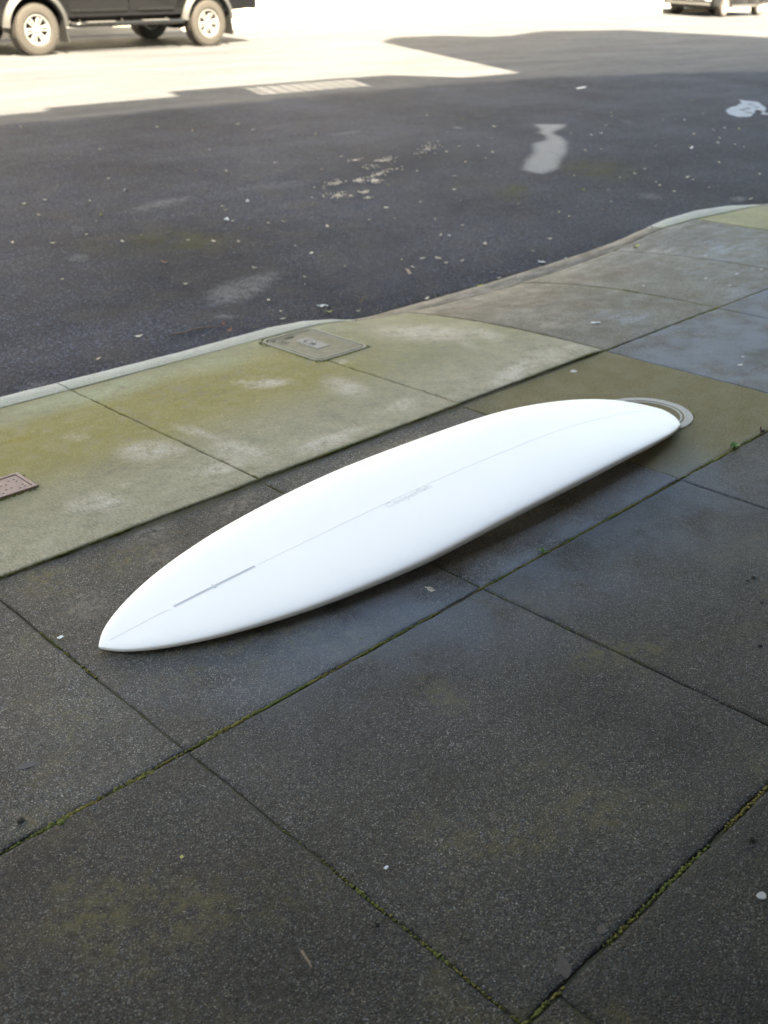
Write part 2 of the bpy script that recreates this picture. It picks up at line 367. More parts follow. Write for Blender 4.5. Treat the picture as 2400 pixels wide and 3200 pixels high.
LEAF_c = [(4.092,7.008,1.0), (4.151,5.860,1.3), (4.599,6.214,1.2), (9.168,6.533,1.0), (9.335,6.540,1.0), (10.926,6.672,1.0), (10.975,6.584,1.0), (9.877,5.530,1.0), (9.369,5.519,1.2), (7.860,4.438,1.3), (5.065,4.672,1.0), (5.245,3.865,1.0) ]
LEAF_g = [(3.577,6.478,1.2), (4.147,5.598,1.0), (6.877,8.121,1.0), (8.847,7.976,1.0), (8.053,7.474,1.0), (6.940,4.989,1.0), (12.573,7.467,1.0), (10.920,5.876,1.0), (6.184,4.643,0.9), (5.831,6.031,1.0) ]
LEAF_b = [(3.263,6.988,1.0), (3.290,6.591,1.0), (4.552,6.641,1.4), (5.243,6.949,1.0), (4.936,7.337,1.0), (8.249,4.956,1.0), (6.512,4.496,1.0), (7.671,6.115,1.0), (7.990,6.056,1.0), (4.650,3.941,1.0), (5.608,3.911,1.3), (2.780,4.992,1.0), (2.866,4.249,1.0), (2.965,4.115,1.0) ]
LEAF_o = [(2.713,4.197,1.0), (2.890,4.175,1.0), (2.851,4.075,1.1) ]
ROAD_CHIP = [ (5.539,6.333,8.012,-6.592,0.382,-14.017,1.00,0.60), (5.771,6.305,14.990,-14.367,-12.293,-7.287,0.90,0.60), (6.084,6.393,4.907,-4.243,2.645,-14.499,1.00,0.60), (5.861,6.220,11.333,-11.399,-9.238,-3.026,0.90,0.70), (5.285,6.007,5.552,-4.803,-3.205,-9.148,1.00,0.60), (5.519,5.964,18.657,-17.158,-10.532,-20.377,0.80,0.50), (5.409,5.809,28.345,-26.623,-17.201,-23.378,0.80,0.50), (6.268,6.681,6.662,-6.167,-2.053,-5.378,0.35,0.80), (6.316,6.950,14.221,-12.361,-0.605,-23.892,0.70,0.50), (6.501,6.797,10.674,-10.262,-9.790,-14.047,0.70,0.60) ]
ROAD_CHIP2 = [ (7.236,6.959,4.375,-4.121,1.510,-6.261,0.70,0.70), (6.582,6.804,11.876,-11.536,-5.438,-7.820,0.50,0.60) ]
ROAD_MOSS = [ (3.613,5.656,2.240,-1.514,-2.187,-2.843,1.00,0.80), (3.707,5.444,4.428,-3.166,-3.751,-4.857,0.60,0.80), (3.198,5.838,5.220,-3.093,-2.845,-3.682,0.50,0.90) ]
ROAD_MOSS2 = [ (7.799,5.453,1.532,-2.201,-1.844,-1.011,0.90,0.80), (6.495,5.322,3.978,-4.771,-1.782,-2.450,1.00,0.80), (6.455,5.719,3.680,-3.822,-0.097,-5.387,0.40,0.90), (7.338,4.163,5.050,-8.418,-3.856,-5.243,0.30,0.90) ]
ROAD_PALE = [ (4.103,6.555,2.102,-1.247,0.888,-6.028,0.45,0.90), (5.150,6.555,1.706,-1.323,-1.265,-5.092,0.40,0.90), (4.892,5.970,1.562,-1.225,-0.555,-5.433,0.30,0.90), (3.286,6.270,12.109,-6.880,-4.074,-5.347,0.40,0.80), (7.169,8.055,2.066,-1.814,-2.273,-10.362,0.50,0.80) ]
ROAD_PALE2 = [ (7.223,4.559,4.086,-6.442,-4.551,-2.646,0.45,0.80), (7.712,4.083,4.745,-8.421,-4.095,-5.609,0.50,0.80), (8.389,7.641,7.003,-7.863,-7.776,-3.866,0.50,0.70), (10.327,6.903,3.625,-5.574,-5.960,0.429,0.40,0.80), (9.359,5.704,6.989,-11.045,-5.535,-8.339,0.40,0.80), (6.043,5.910,2.609,-2.474,-0.026,-5.400,0.30,0.90) ]
ROAD_PALE3 = [ (2.983,4.273,6.224,-4.758,-13.118,-11.715,0.50,0.80), (2.639,4.335,7.873,-5.868,-12.534,-5.525,0.35,0.90), (2.172,4.187,8.678,-4.717,-5.698,-12.221,0.35,0.90), (2.949,5.677,9.463,-5.377,-4.959,-6.355,0.50,0.80), (1.819,4.052,6.110,-2.552,-0.526,-16.365,0.45,0.90) ]
SC = [ (1.671,2.924,8.582,-5.066,-5.868,-9.124,1.00,0.70), (1.340,2.676,7.574,-4.043,-6.091,-9.099,0.90,0.80), (1.737,2.626,9.291,-6.182,-11.836,-18.002,1.00,0.60), (1.749,2.844,17.753,-11.969,-14.427,-14.079,0.70,0.70), (2.388,3.172,8.766,-6.424,-9.650,-17.975,1.00,0.60), (2.570,2.905,6.519,-7.083,-11.825,-1.551,0.90,0.70), (2.168,2.545,4.984,-3.387,-1.159,-16.433,1.00,0.70), (1.899,2.691,5.769,-5.160,-12.571,-4.113,0.90,0.80), (1.813,2.640,7.031,-5.191,-9.482,-9.270,0.70,0.80), (1.890,2.937,7.408,-6.363,-32.388,-7.267,0.70,0.70), (2.328,3.261,17.309,-13.044,-32.749,-31.530,0.70,0.60), (1.561,3.214,18.414,-10.242,-22.565,-21.969,0.50,0.80), (2.776,3.163,25.442,-22.808,-29.622,-28.381,0.90,0.50) ]
SC2 = [ (3.344,3.225,2.573,-2.744,-4.680,-3.086,0.90,0.80), (3.500,3.009,4.340,-6.170,-13.527,2.132,0.70,0.80), (3.152,2.544,5.180,-4.386,1.951,-12.066,1.00,0.70), (3.420,2.564,5.299,-6.796,-4.684,-4.484,0.70,0.80), (3.596,2.563,8.652,-11.598,-10.143,-9.685,0.80,0.70), (2.575,2.613,12.428,-9.466,0.029,-15.619,0.90,0.70), (3.320,2.947,5.773,-9.208,-25.837,9.340,0.60,0.80), (3.810,2.895,3.498,-4.685,-12.146,-5.912,0.60,0.90), (5.544,3.385,5.011,-7.810,-5.885,-5.406,0.50,0.80) ]
SC3 = [ (1.362,2.429,12.367,-5.417,-0.408,-12.158,0.55,0.90), (1.300,2.274,15.816,-6.961,-1.281,-19.782,0.50,0.90), (1.645,2.382,10.171,-4.881,2.233,-21.599,0.50,0.80), (2.067,2.319,6.553,-4.040,1.982,-24.054,0.60,0.80), (2.309,2.348,6.405,-4.378,2.310,-27.467,0.60,0.80), (1.012,2.183,14.778,-6.028,-3.666,-13.826,0.50,0.80), (1.259,2.412,26.535,-16.071,-20.520,-20.276,0.40,0.90) ]
YG = [ (1.412,3.336,8.534,-3.517,-2.374,-11.112,1.00,0.90), (1.693,3.299,4.190,-2.098,-2.324,-7.395,0.80,0.90), (2.144,3.366,2.393,-1.640,-3.575,-3.446,0.70,0.90), (2.182,3.067,3.651,-2.751,-4.843,-4.684,0.50,0.90), (2.680,3.398,4.850,-4.432,-8.993,-2.602,0.70,0.90), (1.916,3.342,6.100,-3.845,-7.238,-7.001,0.60,0.90), (2.430,2.882,4.256,-3.695,-4.752,-4.592,0.30,1.00) ]
KG = [ (1.931,3.568,3.550,-1.712,0.133,-10.180,1.00,0.90), (1.673,3.593,4.290,-1.806,0.163,-9.329,1.00,0.90), (2.364,3.549,3.496,-2.201,-2.204,-8.231,0.70,0.90), (1.499,3.564,5.678,-2.254,-0.845,-10.495,0.70,0.90) ]
BR = [ (5.013,3.269,2.651,-3.787,-2.770,-3.959,1.00,0.80), (4.185,3.280,2.754,-3.176,-2.427,-6.901,0.70,0.90), (4.251,2.953,4.335,-5.978,-5.696,-5.361,0.50,0.90), (3.780,3.453,2.774,-2.685,-2.434,-16.048,0.70,0.90), (4.708,3.362,3.505,-4.418,-3.645,-10.943,0.70,0.80), (5.890,3.392,4.687,-7.710,-5.496,-5.023,0.40,0.90) ]
WT = [ (3.985,2.155,1.860,-3.548,-3.479,-0.610,0.90,0.90), (5.719,3.102,1.475,-2.663,-3.397,-1.170,0.90,0.80), (4.163,2.689,2.982,-4.601,-7.708,-3.609,0.80,0.80), (4.008,2.424,3.361,-5.676,-11.212,-3.182,0.50,0.90), (5.002,2.543,3.011,-4.710,-0.705,-5.703,0.60,0.90) ]

ROAD_I = [(9.262, 7.366), (9.583, 7.164), (9.351, 7.012), (9.089, 6.929), (8.958, 6.84), (8.864, 6.664), (8.675, 6.461), (8.333, 6.195), (8.071, 6.023), (7.925, 5.955), (7.732, 5.817), (7.502, 5.665), (7.211, 5.597), (7.192, 5.684), (7.204, 5.825), (7.568, 6.091), (7.911, 6.275), (8.13, 6.452), (8.284, 6.594), (8.572, 6.658), (8.782, 6.818), (8.821, 6.929), (9.048, 7.098), (9.148, 7.215)]
ROAD_O = [(3.135, 4.709), (3.323, 4.777), (3.525, 4.789), (3.686, 4.78), (3.694, 4.685), (3.547, 4.544), (3.382, 4.459), (3.197, 4.401), (3.087, 4.414), (2.991, 4.443), (3.014, 4.548)]

def set_mask(me, R, G, B, kg):
    n = len(me.vertices)
    a = me.attributes.new('mask', 'FLOAT_COLOR', 'POINT'); buf = np.ones((n, 4), np.float32)
    buf[:, 0] = R; buf[:, 1] = G; buf[:, 2] = B; a.data.foreach_set('color', buf.ravel())
    k = me.attributes.new('kg', 'FLOAT', 'POINT'); k.data.foreach_set('value', np.broadcast_to(kg, n).astype(np.float32).ravel())

def grid_faces(nx, ny):
    i = np.arange(nx * ny).reshape(ny, nx)
    return np.stack([i[:-1, :-1], i[:-1, 1:], i[1:, 1:], i[1:, :-1]], -1).reshape(-1, 4)

# ------------------------------------------------------------------ ground sheet
bm = bmesh.new(); bmesh.ops.create_grid(bm, x_segments=8, y_segments=8, size=700, matrix=Matrix.Translation((0, 0, -1.2)))
bm_obj('ground', bm, M_EARTH, kind='structure')

# ------------------------------------------------------------------ road
xs = np.concatenate([np.arange(-60, -1, 2.0), np.arange(-1, 1.2, .2), np.arange(1.2, 11, .035), np.arange(11, 15, .1), np.arange(15, 40, .8), np.arange(40, 161, 5)])
vs_ = np.concatenate([np.arange(0, 4.0, .035), np.arange(4, 8, .12), np.arange(8, 13.6, .5)]); vs_ = np.append(vs_, 14.0) / 14.0
Xg = np.repeat(xs[None, :], len(vs_), 0)
YF = np.maximum(far_kerb_y(xs) + 0.02, 13.0)
near = Y_O - 0.03
Yg = near + np.where(vs_[:, None] * 14 < 8, vs_[:, None] * 14, 8 + (vs_[:, None] * 14 - 8) / 6 * (YF[None, :] - near - 8))
Zg = road_z(Xg, Yg)
X, Y = Xg.ravel(), Yg.ravel()
me = npmesh('road', np.column_stack([X, Y, Zg.ravel()]), grid_faces(len(xs), len(vs_)))
wob = 0.06 * np.sin(X * 3.1) + 0.05 * np.sin(X * 7.7 + 1) + .03 * np.sin(X * 17.3)
R_ = np.maximum.reduce([blobs(ROAD_PALE, X, Y), blobs(ROAD_PALE2, X, Y), blobs(ROAD_PALE3, X, Y), .10 * blobs(ROAD_CHIP, X, Y), .10 * blobs(ROAD_CHIP2, X, Y),
                        .95 * inpoly(ROAD_I, X, Y, .09), .52 * inpoly(ROAD_O, X, Y, .10)])
R_ = np.maximum(R_, .38 * (1 - sstep(.06, .42, Y - Y_O)) * (np.sin(X * 2.3) * .5 + .5) * (X < 3.4))      # grit washed along the kerb
G_ = np.maximum(blobs(ROAD_MOSS, X, Y), blobs(ROAD_MOSS2, X, Y))
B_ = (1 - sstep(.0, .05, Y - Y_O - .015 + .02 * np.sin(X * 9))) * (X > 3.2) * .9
seam = 10.22 - .06 * np.maximum(X - 9.8, 0) - .18 * np.maximum(X - 13, 0) + wob * .5
OLD = sstep(-.12, .12, Y - seam)
set_mask(me, R_, G_, B_, OLD)
link('road', me, M_ASPH, smooth=True, kind='structure')

# ------------------------------------------------------------------ pavement of slabs
pavement = empty('pavement', kind='structure')
bm = bmesh.new(); xs2 = np.arange(-12, 40.1, .3); ys2 = np.concatenate([np.arange(-1.6, 2.5, .5), np.arange(2.5, Y_K + .01, .12), [Y_K + .02]])
Xb, Yb = np.meshgrid(xs2, ys2)
me = npmesh('joint_bed', np.column_stack([Xb.ravel(), Yb.ravel(), pave_z(Xb, Yb).ravel() - .0055 - .016 * ((Yb.ravel() > Y_K - .10) & (Xb.ravel() < 3.4))]), grid_faces(len(xs2), len(ys2))); bm.free()
link('joint_bed', me, M_SOIL, pavement)

def slab(x0, x1, y0, y1, mat, tone=1.0, gx=.0017, gy=.003, masks=None, dz=0.0, step=.03):
    gL = gx
    def axis(a, b, g):
        n = max(4, int((b - a) / step)); return np.concatenate([[a + g, a + g + .0012, a + g + .004], np.linspace(a + g + .012, b - g - .012, n), [b - g - .004, b - g - .0012, b - g]])
    ax, ay = axis(x0, x1, gx), axis(y0, y1, gy); nx, ny = len(ax), len(ay)
    Xs, Ys = np.meshgrid(ax, ay)
    ph = rng.uniform(0, 6.28, 6)
    wy = .0011 * np.sin(Xs * 23 + ph[0]) + .0012 * np.sin(Xs * 61 + ph[1]) + .0006 * np.sin(Xs * 150 + ph[4])
    wx = .0011 * np.sin(Ys * 23 + ph[2]) + .0012 * np.sin(Ys * 61 + ph[3]) + .0006 * np.sin(Ys * 150 + ph[5])
    ex = np.minimum(np.arange(nx), np.arange(nx)[::-1])[None, :]; ey = np.minimum(np.arange(ny), np.arange(ny)[::-1])[:, None]
    Xs2 = Xs + wx * (ex < 4); Ys2 = Ys + wy * (ey < 4)
    e = np.minimum(ex, ey)
    drop = np.choose(np.minimum(e, 3), [.0060, .0024, .0006, 0.0])
    Zs = pave_z(Xs, np.clip(Ys, y0 + .001, y1 - .001)) + dz - drop
    Zs += .0016 * np.sin(Xs * 4.1 + ph[0]) * np.sin(Ys * 3.3 + ph[1]) + (Xs - (x0 + x1) / 2) * rng.normal(0, .0012) + (Ys - (y0 + y1) / 2) * rng.normal(0, .0012)
    V = np.column_stack([Xs2.ravel(), Ys2.ravel(), Zs.ravel()]); F = grid_faces(nx, ny)
    idx = np.arange(nx * ny).reshape(ny, nx)
    loop = np.concatenate([idx[0, :-1], idx[:-1, -1], idx[-1, :0:-1], idx[:0:-1, 0]])
    low = V[loop].copy(); low[:, 2] -= .05; base = len(V); L = len(loop)
    V = np.vstack([V, low]); k = np.arange(L); k2 = (k + 1) % L
    F = np.vstack([F, np.column_stack([loop[k], base + k, base + k2, loop[k2]])])
    me = npmesh('slab', V, F); X, Y = V[:, 0], V[:, 1]
    R, G, B, K = (masks(X, Y, V[:, 2]) if masks else (0, 0, 0, 0))
    set_mask(me, R, G, B, K)
    o = link('slab', me, mat, pavement, smooth=True); o['tone'] = float(tone)
    return o

XL = [-3.75, -2.83, -1.905, -.98, -.055, .873, 1.797, 2.744, 3.668, 4.592, 5.475, 6.41, 7.33, 8.25, 9.18, 10.1, 11.0, 12, 13, 14]
YL = [-1.5, -.30, .628, 1.523, Y_B]
def m_agg(x0, y0):
    def f(X, Y, Z):
        g = .9 if (3.0 > x0 > 2.5 and y0 > 1.4) else 0.0
        damp_sky = .95 if (x0 > 3.5 and y0 > 1.4) else 0.0
        damp_sky = np.maximum(damp_sky, .85 * np.exp(-np.maximum(0, (np.abs(X - 2.05) - .55) / .5) ** 2 - ((Y - 1.52 + .12 * (X - 2)) / .30) ** 2))  # blue sky reflection painted onto the slabs along the board's near side
        G = g * (1 - .4 * sstep(2.2, 2.464, Y) * (1 - sstep(2.75, 3.0, X))) * np.ones_like(X)
        warm = blobs(SC3, X, Y)
        return warm, G, np.maximum(damp_sky, .0) * np.ones_like(X), 0
    return f
for j in range(4):
    for i in range(len(XL) - 1):
        x0, x1, y0, y1 = XL[i], XL[i + 1], YL[j], YL[j + 1]
        if j == 0 or j == 1: x0 += .079; x1 += .079
        tone = 1.0 + rng.uniform(-.07, .07)
        tone *= 1.38 if j >= 2 else (1.15 if j == 1 else 1.0)
        if j == 3: tone *= 1.45 if x0 < 2.7 else (1.30 if x0 < 3.5 else 1.55)
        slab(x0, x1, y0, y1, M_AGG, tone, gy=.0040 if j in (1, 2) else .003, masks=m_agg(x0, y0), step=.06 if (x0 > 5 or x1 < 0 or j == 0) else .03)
def m_pale(X, Y, Z):
    sc = np.maximum.reduce([blobs(SC, X, Y), blobs(SC2, X, Y)])
    yg = np.maximum(blobs(YG, X, Y), (.75 * sstep(2.70, 3.15, Y) * (1 - .55 * sstep(3.4, 3.66, Y)) * (1 - .6 * sstep(2.6, 3.0, X)))); sc = np.maximum(sc, .38 * (1 - sstep(2.55, 3.05, Y))); kg = np.maximum(blobs(KG, X, Y), .45 * sstep(Y_K - .3, Y_K, Y) * (X < 3.2))
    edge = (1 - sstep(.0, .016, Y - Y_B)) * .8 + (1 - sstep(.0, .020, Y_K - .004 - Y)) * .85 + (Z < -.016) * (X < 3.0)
    R = sc * (X < 6); 
    yg = np.where(X > 6.3, .45, np.maximum(yg, .18))
    return R, yg, np.clip(edge, 0, 1), np.where(X > 6.3, .35, kg)
def m_apron(X, Y, Z):
    return np.maximum(.7 * blobs(SC2, X, Y), .35 * sstep(Y_K - .25, Y_K, Y)), .35 * (1 - sstep(0, .09, np.abs(X - 4.60))) + .5 * (1 - sstep(0, .15, X - 3.67)) * sstep(2.9, 3.4, Y) + .15, np.maximum(blobs(WT, X, Y), .30 * sstep(4.6, 5.4, X)), blobs(BR, X, Y)
for i in range(len(XL) - 1):
    x0, x1 = XL[i], XL[i + 1]
    ap = 3.6 < x0 < 6.3 or x0 > 7.3
    slab(x0, x1, Y_B, Y_K, M_APRON if ap else M_PALE, 1.0, gx=.0022, gy=.0022 if ap else .004, masks=m_apron if ap else m_pale, step=.06 if (x0 > 7.2 or x1 < 0) else .028)

# ------------------------------------------------------------------ kerb: pale stones either side, worn lip across the driveway
kerb = empty('kerb', kind='structure')
M_KERB = mat_pale(True)
M_KERB.name = 'pale kerb concrete'
def kerb_piece(x0, x1, mat, mossy, name='kerb_stone'):
    g0 = .006 if mossy else .0012
    ax = np.concatenate([[x0 + .002, x0 + .006], np.arange(x0 + .03, x1 - .02, .035), [x1 - .006, x1 - .002]])
    prof = [(g0, -.05, 0), (g0, -.006 if mossy else -.001, 0), (g0 + .0035, -.001, 0), (.018, 0, 0), (.06, .003, .4), (.10, .003, .75), (.125, 0, 1), (.137, -.005, 1), (.145, -.016, 1), (.150, -.05, 1), (.152, -.22, 1)]
    V = []
    for k, (dy, dz, w) in enumerate(prof):
        z = kerb_z(ax) * (1 - w) + outer_z(ax) * w + dz
        V.append(np.column_stack([ax, Y_K + dy + .0012 * np.sin(ax * 31 + k), z]))
    V = np.array(V); ny, nx = V.shape[:2]
    V2 = V.reshape(-1, 3); F = grid_faces(nx, ny)[:, ::-1]
    me = npmesh(name, V2, F[:, ::-1])
    t = (V2[:, 1] - Y_K) / .15
    if mossy:
        set_mask(me, .12, .25 * (1 - t), .8 * (t < .085), np.clip(.9 - t * 1.1, 0, 1))
    else:
        set_mask(me, .5, .12, 0, .45)
    link(name, me, mat, kerb, smooth=True)
kerb_piece(-12, -.2, M_KERB, True); kerb_piece(-.2, 1.80, M_KERB, True); kerb_piece(1.80, 3.34, M_KERB, True)
kerb_piece(3.34, 6.02, M_APRON, False, 'kerb_lip'); kerb_piece(6.02, 7.35, M_KERB, True); kerb_piece(7.35, 30, M_APRON, False, 'kerb_lip')

# ------------------------------------------------------------------ moss in the joints
m, nt, b = newmat('joint moss'); t = NT(nt); co = t.coords()
t.put(b.inputs['Base Color'], t.mix(t.rng(t.noise(co, 9, 4), .35, .65), t.mix(t.noise(co, 300, 2), (.034, .048, .008), (.100, .125, .020)), t.mix(t.noise(co, 300, 2), (.065, .058, .010), (.155, .132, .024))))
b.inputs['Roughness'].default_value = .95; M_MOSS = m
ico = bmesh.new(); bmesh.ops.create_icosphere(ico, subdivisions=1, radius=1)
IV = np.array([v.co[:] for v in ico.verts]); IF = np.array([[v.index for v in f.verts] for f in ico.faces]); ico.free()
MOSS = []
def moss_line(x0, y0, x1, y1, dens, w, zoff=0.0, size=1.0, patch=1.0):
    L = math.hypot(x1 - x0, y1 - y0); n = int(L / .0028 * dens); ph = rng.uniform(0, 50, 3)
    for q in rng.uniform(0, 1, n):
        s = q * L
        g = math.sin(s * 5 + ph[0]) + .8 * math.sin(s * 13.1 + ph[1]) + .6 * math.sin(s * 31 + ph[2])
        if g < (1 - patch) * 2.4 - 1.2 + rng.normal(0, .35): continue
        gg = min(1.4, .7 + .25 * max(g, 0))
        ox, oy = rng.normal(0, w * .45, 2)
        x, y = x0 + (x1 - x0) * q + ox, y0 + (y1 - y0) * q + oy
        MOSS.append((x, y, float(pave_z(x, y)) - .0022 + zoff + rng.uniform(-.002, .0012), size * gg * rng.uniform(.0016, .0042)))
moss_line(-.2, 1.523, 2.75, 1.523, 2.2, .0042, patch=.90)
moss_line(2.75, 1.523, 4.4, 1.523, 1.1, .005, size=1.2, patch=.62)
moss_line(.56, 1.523, .80, 1.521, 2.2, .0065, size=1.35, patch=.9); moss_line(.95, 1.523, 1.25, 1.523, 1.2, .005, size=1.15, patch=.8)
moss_line(.60, .628, 2.2, .628, 2.0, .0040, patch=.92)
moss_line(.873, .628, .873, 1.22, 1.3, .0030, size=.85, patch=.80); moss_line(.873, 1.22, .873, 2.464, .7, .0024, size=.75, patch=.35)
moss_line(1.797, .628, 1.797, 1.523, .45, .0022, size=.6, patch=.25); moss_line(1.797, 1.523, 1.797, 1.75, .9, .0024, size=.7, patch=.7)
moss_line(1.797, 2.2, 1.797, 2.464, 1.0, .0026, size=.75, patch=.9); moss_line(1.797, 2.464, 1.797, 3.67, .6, .0022, size=.65, patch=.55)
moss_line(0, 2.464, 3.668, 2.464, 1.8, .0045, zoff=-.001, patch=.85); moss_line(3.668, 2.464, 6.5, 2.464, 1.1, .006, size=1.2, patch=.75)
moss_line(0.8, Y_K - .001, 3.2, Y_K - .001, 1.6, .0045, zoff=-.001, size=.9, patch=.85); moss_line(5.9, Y_K, 7.2, Y_K, .8, .004, patch=.9)
moss_line(2.75, 2.464, 2.75, 3.23, .5, .0022, size=.6, patch=.5); moss_line(3.668, 2.6, 3.668, 3.6, .5, .003, size=.8, patch=.3)
moss_line(4.592, 2.464, 4.592, 3.2, 1.0, .006, size=1.2, patch=.75); moss_line(5.475, 2.464, 5.475, 3.3, .9, .005, size=1.1, patch=.6)
moss_line(6.41, 2.464, 6.41, 3.68, 1.3, .007, size=1.4, patch=.95); moss_line(6.02, 3.682, 6.02, 3.80, 1.2, .005, size=1.2, patch=.9)
for a in np.linspace(-1.9, 2.2, 260):                                  # rim of moss round the round cover
    if math.sin(a * 7) + rng.normal(0, .5) > -.5:
        MOSS.append((3.142 + .1745 * math.cos(a), 1.915 + .1745 * math.sin(a), .0 + rng.uniform(-.002, .001), rng.uniform(.0015, .004)))
def rect_moss(x0, x1, y0, y1, n):
    for _ in range(n):
        s = rng.integers(0, 4); q = rng.uniform(); x, y = [(x0 + (x1 - x0) * q, y0), (x0 + (x1 - x0) * q, y1), (x0, y0 + (y1 - y0) * q), (x1, y0 + (y1 - y0) * q)][s]
        MOSS.append((x + rng.normal(0, .003), y + rng.normal(0, .003), float(pave_z(x, y)) + .0005, rng.uniform(.0015, .0045)))
rect_moss(2.700, 3.001, 3.226, 3.640, 420); rect_moss(1.02, 1.268, 2.915, 3.064, 150)
for _ in range(70):
    MOSS.append((2.722 + rng.normal(0, .016), 3.605 + rng.normal(0, .018), .004, rng.uniform(.002, .0045)))
MOSS = np.array(MOSS); N = len(MOSS)
sc3 = np.stack([rng.uniform(.8, 1.5, N), rng.uniform(.8, 1.5, N), rng.uniform(.55, 1.0, N)], 1) * MOSS[:, 3:4]
ang = rng.uniform(0, 6.28, N); ca, sa = np.cos(ang)[:, None], np.sin(ang)[:, None]
P = IV[None] * sc3[:, None, :] * (1 + rng.normal(0, .12, (N, len(IV), 1)))
P = np.stack([P[..., 0] * ca - P[..., 1] * sa, P[..., 0] * sa + P[..., 1] * ca, P[..., 2]], -1) + MOSS[:, None, :3]
me = npmesh('moss', P.reshape(-1, 3), (IF[None] + (np.arange(N) * len(IV))[:, None, None]).reshape(-1, 3))
link('moss', me, M_MOSS, kind='stuff')

# two tufts of weed growing from the joint
M_WEED = mat_simple('weed leaf', (.05, .13, .02), .6, var=.35, scale=90)
def weed(x, y, n, h, label):
    bm = bmesh.new()
    for k in range(n):
        a = rng.uniform(0, 6.28); L = h * rng.uniform(.6, 1.2); w = L * .16; d = Vector((math.cos(a), math.sin(a), 0)); s = Vector((-d.y, d.x, 0)); z0 = 0
        pr = []
        for q, ww, zz in ((0, .3, 0), (.35, 1, .45), (.7, .9, .6), (1, .05, .45)):
            c = d * (L * q * .8) + Vector((0, 0, L * zz)); pr.append((bm.verts.new(c - s * w * ww), bm.verts.new(c + s * w * ww)))
        for A, B in zip(pr, pr[1:]): bm.faces.new((A[0], A[1], B[1], B[0]))
    o = bm_obj('weed', bm, M_WEED, label=label, cat='weed'); o.location = (x, y, float(pave_z(x, y)) - .003)
weed(3.086, 1.528, 16, .030, 'bright green weed tuft in the joint right of the surfboard nose')
weed(2.059, 1.527, 9, .020, 'tiny green weed in the mossy joint below the middle of the surfboard')

# ------------------------------------------------------------------ far side of the street
xf = np.concatenate([np.arange(-60, 0, 4.0), np.arange(0, 45, 1.0), np.arange(45, 161, 5.0)])
yk = np.maximum(far_kerb_y(xf), 13.0); zk = road_z(xf, yk)
prof = [(0, -.30, 0), (0.004, .115, 0), (.012, .135, 0), (.03, .14, 0), (.16, .142, 0)]
V = np.array([np.column_stack([xf, yk + dy, zk + dz]) for dy, dz, _ in prof])
me = npmesh('far_kerb', V.reshape(-1, 3), grid_faces(len(xf), len(prof))); link('far_kerb', me, M_FARP, kind='structure')
prof = [(.163, .10), (.165, .139), (.6, .142), (1.5, .15), (5.2, .19), (60, .4)]
V = np.array([np.column_stack([xf, yk + dy, zk + dz]) for dy, dz in prof])
me = npmesh('far_pavement', V.reshape(-1, 3), grid_faces(len(xf), len(prof))); link('far_pavement', me, M_FARP, kind='structure')

def house(name, x, w, h, mat, label, garage):
    y = float(far_kerb_y(x)) + 4.6; base = float(road_z(x, far_kerb_y(x))) + .10
    r = empty(name, (x, y, base), math.atan(.0875), label=label, cat='house')
    bm = bmesh.new(); add_box(bm, (0, 4, h / 2), (w - .02, 8, h)); bm_obj('wall', bm, mat, r)
    bm = bmesh.new(); add_box(bm, (0, -.12, h - .12), (w - .02, .5, .28), bev=.03); bm_obj('cornice', bm, M_TRIM, r)
    bm = bmesh.new(); add_box(bm, (garage, -.01, 1.25), (2.6, .06, 2.3))
    for k in range(4): add_box(bm, (garage, -.045, .42 + k * .55), (2.4, .03, .45), bev=.012)
    bm_obj('garage_door', bm, M_TRIM, r)
    for zz in (4.3, 7.2):
        if zz + 1 > h: continue
        for xx in (-w * .26, w * .22):
            bm = bmesh.new()
            for sx in (-1, 1): add_box(bm, (xx + sx * .62, -.04, zz), (.1, .1, 1.7))
            for sz in (-1, 1): add_box(bm, (xx, -.04, zz + sz * .8), (1.14, .1, .1))
            wf = bm_obj('window', bm, M_TRIM, r)
            bm = bmesh.new(); add_box(bm, (xx, -.012, zz), (1.13, .03, 1.5)); bm_obj('pane', bm, M_GLASS, wf)
house('house', -13, 8, 9.0, M_STUCCO, 'cream stucco house across the street, furthest left beyond the pickup', -1.5)
house('house', -4.6, 8, 10.0, M_STUCCO2, 'grey stucco house across the street, left of the pickup', 1.4)
house('house', 3.8, 8, 9.2, M_STUCCO, 'cream stucco house across the street, behind the pickup nose', -1.6)
house('house', 12.2, 8, 9.8, M_STUCCO, 'cream stucco house across the street, behind the pickup tail', 1.5)
house('house', 20.6, 8, 8.8, M_STUCCO, 'cream stucco house across the street, between the pickup and the grey car', -1.5)
house('house', 29.0, 8, 10.0, M_STUCCO2, 'grey stucco house across the street, behind the grey car', 1.6)

# ------------------------------------------------------------------ near side: the two buildings whose shadow lies on the road
FY = -1.5
def hz(z): return .33 + (z - .33) * 1.4215          # roof heights, set by where the shadows end on the road
def pz(P): return [(x, hz(z) if z > 5 else z) for x, z in P]
tb = empty('terrace_building', (0, FY, 0), label='unseen lower building, darkened to charcoal, behind the pavement with a balustrade on its parapet', cat='building')
bm = bmesh.new(); add_box(bm, (-4.6, -4.5, hz(10.11) / 2), (26.75, 9, hz(10.11))); bm_obj('wall', bm, M_PAINTG, tb)
bm = bmesh.new()
add_prism(bm, pz([(-17.95, 10.115), (1.2, 10.115), (1.2, 10.50), (-17.95, 10.50)]), -.3, .003); bm_obj('parapet', bm, M_PAINTG, tb)
bm = bmesh.new(); add_prism(bm, pz([(1.203, 10.115), (3.85, 10.115), (3.85, 11.03), (2.88, 11.03), (2.88, 10.68), (1.203, 10.68)]), -.3, .003); bm_obj('parapet', bm, M_PAINTG, tb)
